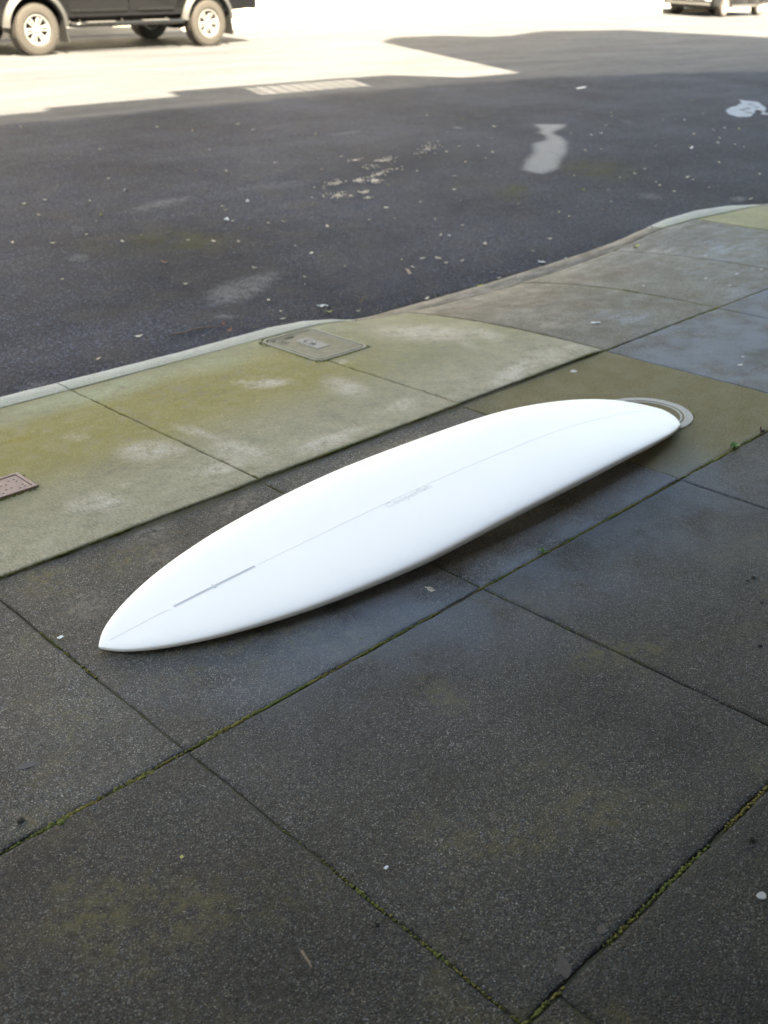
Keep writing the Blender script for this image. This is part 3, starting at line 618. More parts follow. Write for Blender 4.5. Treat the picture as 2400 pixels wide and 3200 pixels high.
bm = bmesh.new(); add_prism(bm, pz([(5.72, 10.115), (8.765, 10.115), (8.765, 10.36), (7.58, 10.32), (6.5, 10.98), (5.72, 11.0)]), -.3, .003); bm_obj('parapet', bm, M_PAINTG, tb)
bl_ = empty('balustrade'); bl_.parent = tb
bm = bmesh.new(); add_box(bm, (4.785, -.04, hz(10.975)), (1.864, .07, hz(10.11) - hz(10.0)), bev=.01); bm_obj('rail', bm, M_TRIM, bl_)
bal = None
for k in range(10):
    if bal is None:
        bm = bmesh.new(); add_box(bm, (0, 0, .565), (.052, .05, 1.128), bev=.004); bal = bm_obj('baluster', bm, M_TRIM, bl_); o = bal
    else:
        o = bal.copy(); col.objects.link(o); o.parent = bl_
    o.location = (3.85 + 1.87 * (k + .5) / 10.0 + .095, -.04, hz(10.1155))
dv = empty('tall_building', (0, FY, 0), label='unseen taller building, darkened to charcoal, standing beside the lower one behind the pavement', cat='building')
bm = bmesh.new(); add_prism(bm, pz([(8.78, -.03), (20.6, -.03), (20.2, 12.4), (17.2, 14.8), (14.46, 15.15), (13.54, 14.9), (12.8, 14.6), (12.0, 14.56), (10.85, 15.03), (9.54, 15.0), (8.78, 14.4)]), -9, 0); bm_obj('wall', bm, M_PAINTG, dv)
for xx, wd in ((-9.6, 3.4), (-4.6, 3.4), (.4, 3.4), (5.4, 3.4)):           # unseen overhanging bays, added to darken the foreground pavement
    bm = bmesh.new(); add_prism(bm, [(xx - wd / 2, 0), (xx + wd / 2, 0), (xx + wd / 2 - .55, 1.15), (xx - wd / 2 + .55, 1.15)], 3.0, 13.2, axis='Z'); by = bm_obj('added_bay', bm, M_PAINTG, tb)
    for zz in (4.9, 8.0, 11.1):
        bm = bmesh.new(); add_box(bm, (xx, 1.155, zz), (1.5, .03, 1.6)); bm_obj('pane', bm, M_GLASS, by)  # panes of the added bays
bm = bmesh.new(); add_box(bm, (-4.6, 1.21, 2.62), (26.6, 2.40, .14), bev=.02); bm_obj('added_awning', bm, M_PAINTG, tb)  # unseen overhang, added to dim the sky light on the front slabs
for bld, x0s in ((tb, (-14, -10, -6, -2, 2, 6)), (dv, (11, 14.5, 17.8))):
    for xx in x0s:
        for zz in (1.6, 4.8, 7.9, 11.0):
            bm = bmesh.new()
            for sx in (-1, 1): add_box(bm, (xx + sx * .62, .02, zz), (.1, .1, 1.7))
            for sz in (-1, 1): add_box(bm, (xx, .02, zz + sz * .8), (1.14, .1, .1))
            wf = bm_obj('window', bm, M_TRIM, bld)
            bm = bmesh.new(); add_box(bm, (xx, .012, zz), (1.13, .03, 1.5)); bm_obj('pane', bm, M_GLASS, wf)

# ------------------------------------------------------------------ surfboard, bottom up, resting on nose and tail
BP = [0.9311, 1.9687, 3.1747, 1.8668]
BW = [.003, 0.0598, 0.1221, 0.1865, 0.2473, 0.2754, 0.2682, 0.2562, 0.2281, 0.1927, 0.1536, 0.0993, .004]
BS = [0, .02, .06, .13, .25, .4, .55, .7, .82, .9, .95, .98, 1]
RS = [0, .12, .3, .5, .7, .88, 1]; RK = [0.0184, 0.0479, 0.0774, 0.1024, 0.1092, 0.0782, 0.0255]
ROLL, TH = .0435, .0574
bT = np.array(BP[:2]); bN = np.array(BP[2:]); BL = float(np.linalg.norm(bN - bT)); bex = (bN - bT) / BL; bey = np.array([-bex[1], bex[0]])
UU = np.linspace(0, 1, 801)
def smoothed(x, y, k, a, b):
    v = pchip(x, y, UU); ker = np.hanning(k + 2)[1:-1]; ker /= ker.sum()
    pad = np.concatenate([2 * v[0] - v[k // 2:0:-1], v, 2 * v[-1] - v[-2:-k // 2 - 1:-1]]); sm = np.convolve(pad, ker, 'valid')
    m_ = sstep(0, a, UU) * (1 - sstep(b, 1, UU)); return v * (1 - m_) + sm * m_
W_T = None
def b_w(s):
    s = np.asarray(s, float); return np.where(s > .95, .687 * np.sqrt(np.maximum(1 - s, 0)) + .002, np.interp(s, UU, W_T))
def b_t(s):
    s = np.asarray(s, float)
    return np.minimum(TH, TH * np.minimum(1, np.minimum((s / .35) ** .5 * .88 + .10, ((1 - s) / .3) ** .5 * .75 + .22)))
W_T = smoothed(BS, BW, 121, .10, .86); W_T = np.where(UU > .95, .687 * np.sqrt(np.maximum(1 - UU, 0)) + .002, W_T); Z_T = smoothed(RS, RK, 161, .1, .9)
def b_z(s): return np.interp(s, UU, Z_T)
surf = empty('surfboard', (float(bT[0]), float(bT[1]), 0), math.atan2(bex[1], bex[0]), label='white surfboard lying bottom up on the grey pavement slabs', cat='surfboard')
# in the board's own frame x runs tail to nose, y to the far rail
ss = np.concatenate([[0, .002, .005, .01, .016, .024, .034], np.linspace(.045, .955, 110), [.966, .975, .982, .9875, .9915, .9945, .997, .9985, .9994, 1]])
NTH = 96; th = np.linspace(0, 2 * math.pi, NTH, endpoint=False); cth, sth = np.cos(th), np.sin(th)
w_, t_, z_ = b_w(ss), b_t(ss), b_z(ss)
yy = np.sign(cth) * np.abs(cth) ** (2 / 3.3)
up_ = .45 * np.abs(sth) ** (2 / 4.4); dn_ = -.55 * np.abs(sth) ** (2 / 2.2)
zz = np.where(sth > 0, up_, dn_)
Yv = w_[:, None] * yy[None]; Zv = z_[:, None] + t_[:, None] * (zz[None] - .45) + ROLL * Yv
Xv = np.repeat((ss * BL)[:, None], NTH, 1)
V = np.stack([Xv, Yv, Zv], -1).reshape(-1, 3); n = len(ss)
i = np.arange(n * NTH).reshape(n, NTH); j2 = np.roll(i, -1, 1)
F = np.stack([i[:-1], i[1:], j2[1:], j2[:-1]], -1).reshape(-1, 4)
me = npmesh('board', V, F)
bm = bmesh.new(); bm.from_mesh(me); bm.verts.ensure_lookup_table()
bm.faces.new([bm.verts[k] for k in i[0]]); bm.faces.new([bm.verts[k] for k in i[-1]])
m, nt, b = newmat('white resin'); t = NT(nt); co = t.coords()
t.put(b.inputs['Base Color'], t.mix(t.noise(co, 6, 4), (.815, .81, .80), (.85, .845, .835)))
t.put(b.inputs['Roughness'], t.rng(t.noise(co, 12, 5), .3, .7, .34, .48)); b.inputs['Specular IOR Level'].default_value = .45
M_BOARD = m
b_body = bm_obj('board', bm, M_BOARD, surf, smooth=True)
def top_z(x, y):
    s = min(max(x / BL, 0), 1); w = float(b_w(s)); q = min(abs(y) / max(w, 1e-4), .999)
    c = q ** 1.65; sn = math.sqrt(max(0, 1 - c * c))
    return float(b_z(s)) + float(b_t(s)) * (.45 * sn ** (2 / 4.4) - .45) + ROLL * y
def strip(name, s0, s1, hw, off, mat, parent, nseg=60):
    bm = bmesh.new(); rows = []
    for k in range(nseg + 1):
        x = (s0 + (s1 - s0) * k / nseg) * BL; r = []
        for y, dz in ((-hw, -.0015), (-hw * .92, off), (hw * .92, off), (hw, -.0015)): r.append(bm.verts.new((x, y, top_z(x, y) + dz)))
        rows.append(r)
    for A, B in zip(rows, rows[1:]):
        for k in range(3): bm.faces.new((A[k], A[k + 1], B[k + 1], B[k]))
    for r in (rows[0], rows[-1]): bm.faces.new(r)
    return bm_obj(name, bm, mat, parent)
M_STR = mat_simple('pale wood stringer under resin', (.70, .70, .705), .45, var=.06, scale=60)
strip('stringer', .012, .0845, .0012, .0003, M_STR, surf); strip('stringer', .2065, .982, .0008, .0003, M_STR, surf, 160)
M_FIN = mat_simple('grey plastic fin box', (.66, .68, .71), .35, var=.04)
M_FIND = mat_simple('shadowed fin slot', (.52, .54, .58), .5, var=.05)
fb = empty('fin_box'); fb.parent = surf
def slot(s0, s1):
    strip('slot_floor', s0, s1, .0024, .00035, M_FIND, fb, 30)
    for sg in (-1, 1):
        bm = bmesh.new(); pts = [((s0 + (s1 - s0) * k / 30) * BL, sg * .0028, 0) for k in range(31)]
        pts = [(x, y, top_z(x, y) + .0002) for x, y, _ in pts]; add_tube(bm, pts, .0009, 6); bm_obj('slot_rim', bm, M_FIN, fb)
slot(.0919, .1438); slot(.1462, .2012)
bm = bmesh.new(); add_box(bm, (.1450 * BL, 0, top_z(.1450 * BL, 0) + .0004), (.006, .016, .0016), bev=.0006); bm_obj('slot_notch', bm, M_FIND, fb)
# outlined lettering along the stringer
cu = bpy.data.curves.new('lettering', 'FONT'); cu.body = 'Cooperfish'; cu.size = 1.0; cu.fill_mode = 'NONE'; cu.bevel_depth = .012; cu.bevel_resolution = 0; cu.resolution_u = 4
to = bpy.data.objects.new('lettering_curve', cu); col.objects.link(to)
dg = bpy.context.evaluated_depsgraph_get(); me = bpy.data.meshes.new_from_object(to.evaluated_get(dg)); bpy.data.objects.remove(to)
co_ = np.array([v.co[:] for v in me.vertices]); x0, x1 = co_[:, 0].min(), co_[:, 0].max()
LW = (.4769 - .3996) * BL; y0, y1 = co_[:, 1].min(), co_[:, 1].max(); LH = .030
out = []
for x, y, z in co_:
    u = (x - x0) / (x1 - x0); v = (y - y0) / (y1 - y0)
    X_ = .3996 * BL + u * LW; Y_ = -.002 - (1 - v) * LH
    out.append((X_, Y_, top_z(X_, Y_) + .0002 + z * .012))
me.vertices.foreach_set('co', np.array(out, np.float32).ravel()); me.update()
M_PENCIL = mat_simple('pencil grey print', (.66, .66, .72), .5, var=.1, scale=200)
me.materials.clear(); link('lettering', me, M_PENCIL, surf)

# ------------------------------------------------------------------ round cover under the nose
M_RING = mat_simple('pale cast concrete ring', (.30, .295, .28), .7, var=.3, scale=60, bump=.001)
M_DARKG = mat_simple('dirty groove', (.02, .022, .014), .9, var=.4, scale=120)
M_LID = mat_simple('worn brown lid', (.11, .095, .083), .75, var=.3, scale=70, bump=.002)
rc = empty('round_cover', (3.142, 1.915, 0), label='round utility cover with a pale ring, half hidden under the surfboard nose', cat='utility cover')
bm = bmesh.new(); add_lathe(bm, [(.1395, -.03), (.1395, .0015), (.1415, .0045), (.169, .0045), (.171, .002), (.1715, -.03)], 72, 'Z', closed=True); bm_obj('ring', bm, M_RING, rc, auto=40)
bm = bmesh.new(); add_lathe(bm, [(0, -.012), (.1393, -.012)], 72, 'Z'); bm_obj('groove', bm, M_DARKG, rc)
bm = bmesh.new(); add_lathe(bm, [(.1245, -.02), (.1245, .001), (.1265, .003), (.1325, .003), (.1345, .001), (.1345, -.02)], 72, 'Z', closed=True); bm_obj('lid_rim', bm, M_RING, rc, auto=40)
bm = bmesh.new(); add_lathe(bm, [(0, .0008), (.119, .0008), (.1242, .0002), (.1242, -.02)], 64, 'Z'); bm_obj('lid', bm, M_LID, rc, auto=40)

# ------------------------------------------------------------------ rounded rectangular utility box by the kerb
def rrect(w, h, r, n=7):
    p = []
    for cx, cy, a0 in ((w / 2 - r, h / 2 - r, 0), (-w / 2 + r, h / 2 - r, 90), (-w / 2 + r, -h / 2 + r, 180), (w / 2 - r, -h / 2 + r, 270)):
        for k in range(n): a = math.radians(a0 + 90 * k / (n - 1)); p.append((cx + r * math.cos(a), cy + r * math.sin(a)))
    return p
def frame_mesh(bm, w, h, r, t, z0, z1, ch=.0015):
    prof = [(0, z0), (0, z1 - ch), (ch, z1), (t - ch, z1), (t, z1 - ch), (t, z0)]
    rings = [[bm.verts.new((x, y, z)) for x, y in rrect(w - 2 * d, h - 2 * d, max(r - d, .004))] for d, z in prof]
    for A, B in zip(rings, rings[1:] + rings[:1]):
        for k in range(len(A)): bm.faces.new((A[k], A[(k + 1) % len(A)], B[(k + 1) % len(A)], B[k]))
M_BOXF = mat_simple('weathered box frame', (.22, .21, .165), .75, var=.25, scale=60, bump=.001)
bx = empty('utility_box', (2.851, 3.433, 0.0025), label='rounded rectangular utility box lid set in the mossy pavement by the kerb', cat='utility cover')
W_, H_ = .298, .412
bm = bmesh.new(); frame_mesh(bm, W_, H_, .045, .013, -.03, .005); bm_obj('frame', bm, M_BOXF, bx, auto=40)
bm = bmesh.new(); add_prism(bm, rrect(W_ - .027, H_ - .027, .034), -.02, -.004, axis='Z'); bm_obj('groove', bm, M_DARKG, bx)
bm = bmesh.new(); frame_mesh(bm, W_ - .041, H_ - .041, .028, .011, -.02, .0045); bm_obj('lid_rim', bm, M_BOXF, bx, auto=40)
M_LID2 = mat_simple('weathered lid concrete', (.175, .158, .105), .8, var=.35, scale=30, bump=.0015)
bm = bmesh.new(); add_prism(bm, rrect(W_ - .0595, H_ - .0595, .021), -.02, .0022, axis='Z'); bm_obj('lid', bm, M_LID2, bx)
bm = bmesh.new(); add_prism(bm, [(-.036, .078), (-.02, .098), (.036, .098), (.036, -.066), (-.036, -.066)], .002, .0045, bev=.001, axis='Z'); lp = bm_obj('label_plate', bm, M_CONC, bx)
bm = bmesh.new()
for k in range(46): add_box(bm, (rng.uniform(-.026, .026), rng.uniform(-.02, .075), .0046), (rng.uniform(.002, .009), rng.uniform(.002, .006), .0014))
bm_obj('raised_mark', bm, M_LID, lp)
bm = bmesh.new(); add_lathe(bm, [(0, .0056), (.007, .0056), (.0075, .0042)], 14, 'Z'); o = bm_obj('key_hole', bm, M_DARKG, lp); o.location = (-.004, .0, 0)
bm = bmesh.new()
for r0, r1 in ((.032, .026), (.014, .009)): add_lathe(bm, [(r0, .0022), (r0, .0042), (r1, .0042), (r1, .0022)], 30, 'Z', closed=True)
o = bm_obj('emblem', bm, M_BOXF, bx); o.location = (-.075, .128, 0)
bm = bmesh.new(); add_prism(bm, rrect(.05, .014, .006), .002, .0045, axis='Z'); o = bm_obj('lifting_slot', bm, M_DARKG, bx); o.location = (-.02, .15, 0)

# ------------------------------------------------------------------ pink perforated cover at the left edge
M_PINK = mat_simple('dusty pink cover', (.29, .205, .18), .75, var=.14, scale=60, bump=.0008)
pk = empty('drain_cover', (1.146, 2.990, 0.0125), label='pink perforated cover plate in the pavement at the left edge', cat='utility cover')
bm = bmesh.new(); frame_mesh(bm, .240, .142, .004, .012, -.03, .004); bm_obj('frame', bm, M_PINK, pk, auto=40)
bm = bmesh.new(); add_prism(bm, rrect(.216, .118, .002, 2), -.03, -.006, axis='Z'); bm_obj('groove', bm, M_DARKG, pk)
bm = bmesh.new(); add_prism(bm, rrect(.2105, .1125, .003, 2), -.02, .0015, bev=.001, axis='Z'); lidp = bm_obj('plate', bm, M_PINK, pk)
HOLES = [(1.231, 3.017), (1.232, 2.999), (1.213, 3.017), (1.196, 2.998), (1.178, 2.998), (1.235, 2.964), (1.235, 2.946), (1.217, 2.944), (1.197, 2.963), (1.179, 2.962), (1.161, 2.944)]
HOLES += [(1.161, 3.017), (1.143, 3.017), (1.125, 2.998), (1.107, 2.998), (1.089, 3.017), (1.125, 2.963), (1.107, 2.962), (1.089, 2.944), (1.071, 2.998), (1.071, 2.963)]
hb = None
for x, y in HOLES:
    if hb is None:
        bm = bmesh.new(); add_lathe(bm, [(0, .0018), (.0034, .0018), (.0038, .0010)], 12, 'Z'); hb = bm_obj('hole', bm, M_DARKG, lidp); o = hb
    else: o = hb.copy(); col.objects.link(o); o.parent = lidp
    o.location = (x - 1.146, y - 2.990 , 0)

# ------------------------------------------------------------------ vehicles
M_BLACK = mat_simple('black car paint', (.008, .008, .009), .22, spec=.45, var=.1, coat=.3)
M_GREYP = mat_simple('dark grey car paint', (.010, .010, .010), .3, spec=.4, var=.1, coat=.25)
M_PLAST = mat_simple('black bumper plastic', (.035, .034, .033), .6, var=.15)
M_FLARE = mat_simple('grey fender flare', (.06, .059, .057), .45, var=.1)
M_TYRE = mat_simple('dusty tyre rubber', (.050, .044, .039), .85, var=.15, scale=30)
M_ALLOY = mat_simple('bright alloy', (.32, .315, .31), .35, metal=.2, var=.06)
M_DARK = mat_simple('black underbody', (.012, .011, .010), .9, var=.3)
M_CHROME = mat_simple('chrome', (.75, .75, .76), .15, metal=1.0, var=.03)
M_SILVER = mat_simple('silver bumper trim', (.085, .082, .08), .45, metal=.1, var=.05)
M_PLATE = mat_simple('white number plate', (.70, .70, .68), .5, var=.04)
M_LAMPR = mat_simple('red lamp lens', (.25, .012, .010), .2, var=.1)
M_LAMPW = mat_simple('clear lamp lens', (.45, .46, .48), .12, var=.1)
M_CARGL = mat_simple('car window glass', (.015, .017, .018), .05, spec=.8, var=.1)

def arc(cx, cz, r, a0, a1, n=14):
    return [(cx + r * math.cos(math.radians(a0 + (a1 - a0) * k / n)), cz + r * math.sin(math.radians(a0 + (a1 - a0) * k / n))) for k in range(n + 1)]

def make_wheel(root, x, y, R, rr, kind, side):
    """kind 'truck': six twin spokes; 'car': five twin spokes. side +1 left, -1 right"""
    w = empty('wheel'); w.parent = root; w.location = (x, y, R); w.rotation_euler = (0, 0.13, 0 if side > 0 else math.pi)
    q = R - .012; hw = .128 if kind == 'truck' else .108
    bm = bmesh.new()
    add_lathe(bm, [(rr + .004, -hw * .8), (rr + .03, -hw * .98), (R - .05, -hw * 1.02), (R - .016, -hw * .93), (R - .002, -hw * .76), (R, -hw * .4), (R, 0), (R, hw * .4), (R - .002, hw * .76), (R - .016, hw * .93), (R - .05, hw * 1.02), (rr + .03, hw * .98), (rr + .004, hw * .8), (rr - .004, 0)], 56, 'Y', closed=True)
    bm_obj('tyre', bm, M_TYRE, w, auto=35)
    if kind == 'truck':                                                  # tread blocks
        bm = bmesh.new()
        for k in range(44):
            a = 2 * math.pi * k / 44
            for yy in (-.085, -.03, .03, .085):
                aa = a + (.07 if yy in (-.03, .085) else 0)
                add_box(bm, (math.cos(aa) * (R + .002), yy, math.sin(aa) * (R + .002)), (.012, .045, .034), Matrix.Rotation(-aa, 3, 'Y'))
        bm_obj('tread', bm, M_TYRE, w, kind='stuff')
    bm = bmesh.new(); add_lathe(bm, [(rr, -hw * .75), (rr + .006, hw * .80), (rr + .006, hw * .86), (rr - .004, hw * .88), (rr - .016, hw * .80), (rr - .02, hw * .2), (rr - .02, -hw * .7)], 48, 'Y', closed=True); bm_obj('rim', bm, M_ALLOY, w, auto=40)
    bm = bmesh.new(); add_lathe(bm, [(0, hw * .22), (rr - .021, hw * .22)], 32, 'Y'); bm_obj('backing_disc', bm, M_DARK, w)  # dark backing disc that keeps the gaps between spokes dark
    n = 6 if kind == 'truck' else 5; fy = hw * .72
    sp = None
    for k in range(n):
        if sp is None:
            bm = bmesh.new()
            if kind == 'truck':
                add_prism(bm, [(.05, -.026), (rr - .055, -.040), (rr - .012, -.046), (rr - .012, .046), (rr - .055, .040), (.05, .026)], fy - .04, fy, .006)
            else:
                for sg in (-1, 1): add_prism(bm, [(.045, sg * .006), (rr - .012, sg * .022), (rr - .012, sg * .052), (.045, sg * .026)][::sg], fy - .035, fy, .004)
            sp = bm_obj('spoke', bm, M_ALLOY, w, auto=40); o = sp
            if kind == 'truck':
                bm = bmesh.new(); add_box(bm, (rr * .62, fy + .0005, 0), (rr * .46, .004, .024), bev=.001); so = bm_obj('spoke_slot', bm, M_DARK, w)
                o2 = so
        else:
            o = sp.copy(); col.objects.link(o)
            if kind == 'truck': o2 = so.copy(); col.objects.link(o2)
        o.rotation_euler = (0, 2 * math.pi * k / n, 0)
        if kind == 'truck': o2.rotation_euler = (0, 2 * math.pi * k / n, 0)
    bm = bmesh.new(); add_lathe(bm, [(0, fy + .012), (.030, fy + .010), (.036, fy - .01), (.062, fy - .012), (.066, fy - .04)], 28, 'Y'); bm_obj('hub_cap', bm, M_ALLOY, w, auto=35)
    bm = bmesh.new()
    for k in range(6 if kind == 'truck' else 5):
        a = 2 * math.pi * (k + .5) / n; add_lathe(bm, [(0, fy + .004), (.009, fy + .004), (.010, fy - .012)], 8, 'Y', c=(math.cos(a) * .050, 0, math.sin(a) * .050))
    bm_obj('wheel_nut', bm, M_CHROME, w, kind='stuff')
    return w

def set_on_road(root, P, head, up_from):
    """place a vehicle: P = ground point of the origin, head = heading in the plane"""
    e = .4; x, y = P
    nx = -(float(road_z(x + e, y)) - float(road_z(x - e, y))) / (2 * e); ny = -(float(road_z(x, y + e)) - float(road_z(x, y - e))) / (2 * e)
    n = Vector((nx, ny, 1)).normalized(); f = Vector((math.cos(head), math.sin(head), 0)); f = (f - n * f.dot(n)).normalized(); l = n.cross(f)
    root.matrix_world = Matrix(((f.x, l.x, n.x, x), (f.y, l.y, n.y, y), (f.z, l.z, n.z, float(road_z(x, y))), (0, 0, 0, 1)))

# ---- black pickup across the road
WB, RT, RR = 3.17, .347, .200
pick = empty('pickup_truck', label='black pickup truck with bright alloy wheels and side steps parked across the sunlit road', cat='pickup')
HB = .885
low = [(.84, .40), (.90, .52), (.91, .78), (.86, .99), (.45, 1.07), (-.62, 1.12), (-2.62, 1.13), (-2.68, 1.20), (-4.18, 1.21), (-4.23, 1.12), (-4.23, .62), (-4.15, .555), (-3.66, .53)]
low += arc(-WB, RT + .01, .455, 18, 162) + [(-WB + .44, .50), (-.55, .485)][:1] + [(-.47, .485)] + arc(0, RT + .01, .455, 162, 14)[0:] + [(.52, .40)]
low = low[::-1]
bm = bmesh.new(); add_prism(bm, low, -HB, HB, .028, 3); bm_obj('body', bm, M_BLACK, pick, auto=32)
bm = bmesh.new()
add_box(bm, (-1.6, 0, .55), (4.5, 1.15, .26)); add_box(bm, (-1.6, 0, .86), (4.9, 1.30, .42)); add_box(bm, (.62, 0, .50), (.35, 1.35, .22)); add_box(bm, (-WB, 0, RT), (.14, 1.3, .14)); add_box(bm, (0, 0, RT), (.12, 1.3, .12)); add_box(bm, (-WB, 0, RT), (.30, .28, .26), bev=.06); add_box(bm, (-1.5, .38, .42), (1.0, .42, .16), bev=.03)
bm_obj('chassis', bm, M_DARK, pick)
gh = [(-.60, 1.115), (-1.32, 1.66), (-1.55, 1.70), (-2.35, 1.70), (-2.50, 1.66), (-2.63, 1.125)]
bm = bmesh.new(); A = [bm.verts.new((x, -HB + .03 + (z - 1.11) * .24, z)) for x, z in gh]; B = [bm.verts.new((x, HB - .03 - (z - 1.11) * .24, z)) for x, z in gh]
bm.faces.new(A); bm.faces.new(B[::-1])
for k in range(len(gh)): bm.faces.new((A[k], B[k], B[(k + 1) % len(gh)], A[(k + 1) % len(gh)]))
bmesh.ops.bevel(bm, geom=bm.edges[:], offset=.02, segments=2, affect='EDGES'); bm_obj('cab', bm, M_BLACK, pick, auto=32)
def quad_panel(name, P, mat, parent, th=.006):
    bm = bmesh.new(); P = [Vector(p) for p in P]; n = (P[1] - P[0]).cross(P[2] - P[0]).normalized() * th
    a = [bm.verts.new(p + n) for p in P]; b = [bm.verts.new(p - n) for p in P]; bm.faces.new(a); bm.faces.new(b[::-1]); k = len(P)
    for i_ in range(k): bm.faces.new((a[i_], b[i_], b[(i_ + 1) % k], a[(i_ + 1) % k]))
    return bm_obj(name, bm, mat, parent)
def yc(z): return HB - .03 - (z - 1.11) * .24
for sg in (-1, 1):
    quad_panel('side_window', [(x, sg * (yc(z) + .001), z) for x, z in ((-.86, 1.20), (-1.36, 1.60), (-1.66, 1.62), (-1.66, 1.20))], M_CARGL, pick)
    quad_panel('side_window', [(x, sg * (yc(z) + .001), z) for x, z in ((-1.76, 1.20), (-1.76, 1.62), (-2.36, 1.61), (-2.48, 1.20))], M_CARGL, pick)
quad_panel('windscreen', [(-.70, -.72, 1.195), (-.70, .72, 1.195), (-1.27, .64, 1.625), (-1.27, -.64, 1.625)], M_CARGL, pick)
quad_panel('rear_window', [(-2.605, -.68, 1.23), (-2.605, .68, 1.23), (-2.525, .62, 1.60), (-2.525, -.62, 1.60)], M_CARGL, pick, .012)
bm = bmesh.new()
add_box(bm, (-3.38, 0, 1.19), (1.24, 1.46, .08)); bm_obj('load_bed', bm, M_DARK, pick)
for sg in (-1, 1):
    for x0, x1 in ((-.56, -1.61), (-1.63, -2.62)):
        rear = x0 < -1
        bm = bmesh.new()
        pr = [(x0, .56), (x0, 1.10), (x1, 1.11), (x1, .80 if rear else .56)] + ([(x1 + .10, .66), (x1 + .14, .56)] if rear else [])
        add_prism(bm, pr if sg > 0 else pr, sg * (HB - .004), sg * (HB + .012), .010, 2)
        d = bm_obj('door', bm, M_BLACK, pick, auto=32)
        bm = bmesh.new(); add_box(bm, ((x0 + x1) / 2, sg * (HB + .014), .585), (abs(x1 - x0) - (.30 if rear else .06), .02, .035), bev=.006); bm_obj('trim_strip', bm, M_GREYP, d)
        bm = bmesh.new(); add_box(bm, (x1 + .16, sg * (HB + .030), 1.0), (.17, .035, .035), bev=.01); bm_obj('handle', bm, M_BLACK, d)
        bm = bmesh.new(); pr2 = [(x0 - .02, .84), (x1 + .02, .85), (x1 + .02, .90), (x0 - .02, .89)]
        add_prism(bm, pr2, sg * (HB + .010), sg * (HB + .020), .006, 2); bm_obj('crease', bm, M_BLACK, d)
    # fender flares
    for cx, a0, a1 in ((0, 4, 176), (-WB, 6, 174)):
        bm = bmesh.new(); n_ = 22; rows = []
        for k in range(n_ + 1):
            a = math.radians(a0 + (a1 - a0) * k / n_); r = []
            for rad, yo in ((.452, HB - .05), (.450, HB + .055), (.462, HB + .066), (.530, HB + .030), (.545, HB + .004), (.545, HB - .02)):
                r.append(bm.verts.new((cx + rad * math.cos(a), sg * yo, RT + .01 + rad * math.sin(a))))
            rows.append(r)
        for A_, B_2 in zip(rows, rows[1:]):
            for k in range(5): bm.faces.new((A_[k], A_[k + 1], B_2[k + 1], B_2[k]))
        bm.faces.new(rows[0]); bm.faces.new(rows[-1])
        bm_obj('fender_flare', bm, M_FLARE, pick, auto=45)
        bm = bmesh.new(); add_box(bm, (cx - .462, sg * (HB - .08), .34), (.022, .26, .36), Matrix.Rotation(math.radians(8), 3, 'Y'), .006); bm_obj('mud_flap', bm, M_PLAST, pick)
    # tubular side step
    bm = bmesh.new(); add_tube(bm, [(-.56, sg * .72, .40), (-.62, sg * .93, .40), (-.70, sg * .965, .40), (-2.55, sg * .965, .40), (-2.62, sg * .93, .40), (-2.66, sg * .72, .40)], .038, 12); st = bm_obj('side_step', bm, M_GREYP, pick, auto=60)
    for xx in (-1.04, -2.05):
        bm = bmesh.new(); add_box(bm, (xx, sg * .965, .43), (.50, .085, .022), bev=.010, seg=3); bm_obj('step_pad', bm, M_SILVER, st)
    for xx in (-.75, -1.5, -2.35):
        bm = bmesh.new(); add_tube(bm, [(xx, sg * .94, .40), (xx, sg * .70, .50)], .018, 8); bm_obj('step_bracket', bm, M_DARK, st)
    bm = bmesh.new(); add_box(bm, (.86, sg * .62, .88), (.10, .38, .17), bev=.03); bm_obj('headlight', bm, M_LAMPW, pick)
    bm = bmesh.new(); add_box(bm, (-4.22, sg * .80, .98), (.05, .15, .36), bev=.02); bm_obj('tail_light', bm, M_LAMPR, pick)
    bm = bmesh.new(); add_box(bm, (-.90, sg * (HB + .12), 1.19), (.12, .22, .15), bev=.035); bm_obj('wing_mirror', bm, M_BLACK, pick)
bm = bmesh.new(); add_box(bm, (.91, 0, .60), (.10, 1.70, .22), bev=.04, seg=3); bm_obj('front_bumper', bm, M_BLACK, pick, auto=40)
bm = bmesh.new(); add_box(bm, (.895, 0, .86), (.06, .84, .22), bev=.02); g_ = bm_obj('grille', bm, M_PLAST, pick)
bm = bmesh.new()
for k in range(3): add_box(bm, (.93, 0, .80 + k * .06), (.012, .80, .015))
bm_obj('grille_bar', bm, M_CHROME, g_)
bm = bmesh.new(); add_box(bm, (-4.25, 0, .62), (.12, 1.62, .17), bev=.035, seg=3); bm_obj('rear_bumper', bm, M_PLAST, pick, auto=40)
bm = bmesh.new(); add_box(bm, (-4.235, 0, .93), (.03, 1.36, .46), bev=.012); bm_obj('tailgate', bm, M_BLACK, pick)
bm = bmesh.new(); add_box(bm, (-4.315, 0, .63), (.01, .31, .15)); bm_obj('number_plate', bm, M_PLATE, pick)
for x_ in (0, -WB):
    for sg in (-1, 1): make_wheel(pick, x_, sg * .785, RT, RR, 'truck', sg)
head = math.pi + .055; lf = Vector((-math.sin(head), math.cos(head)))
fw_ = Vector((7.97, 15.60)) - lf * .905
set_on_road(pick, (fw_.x, fw_.y), head, None)

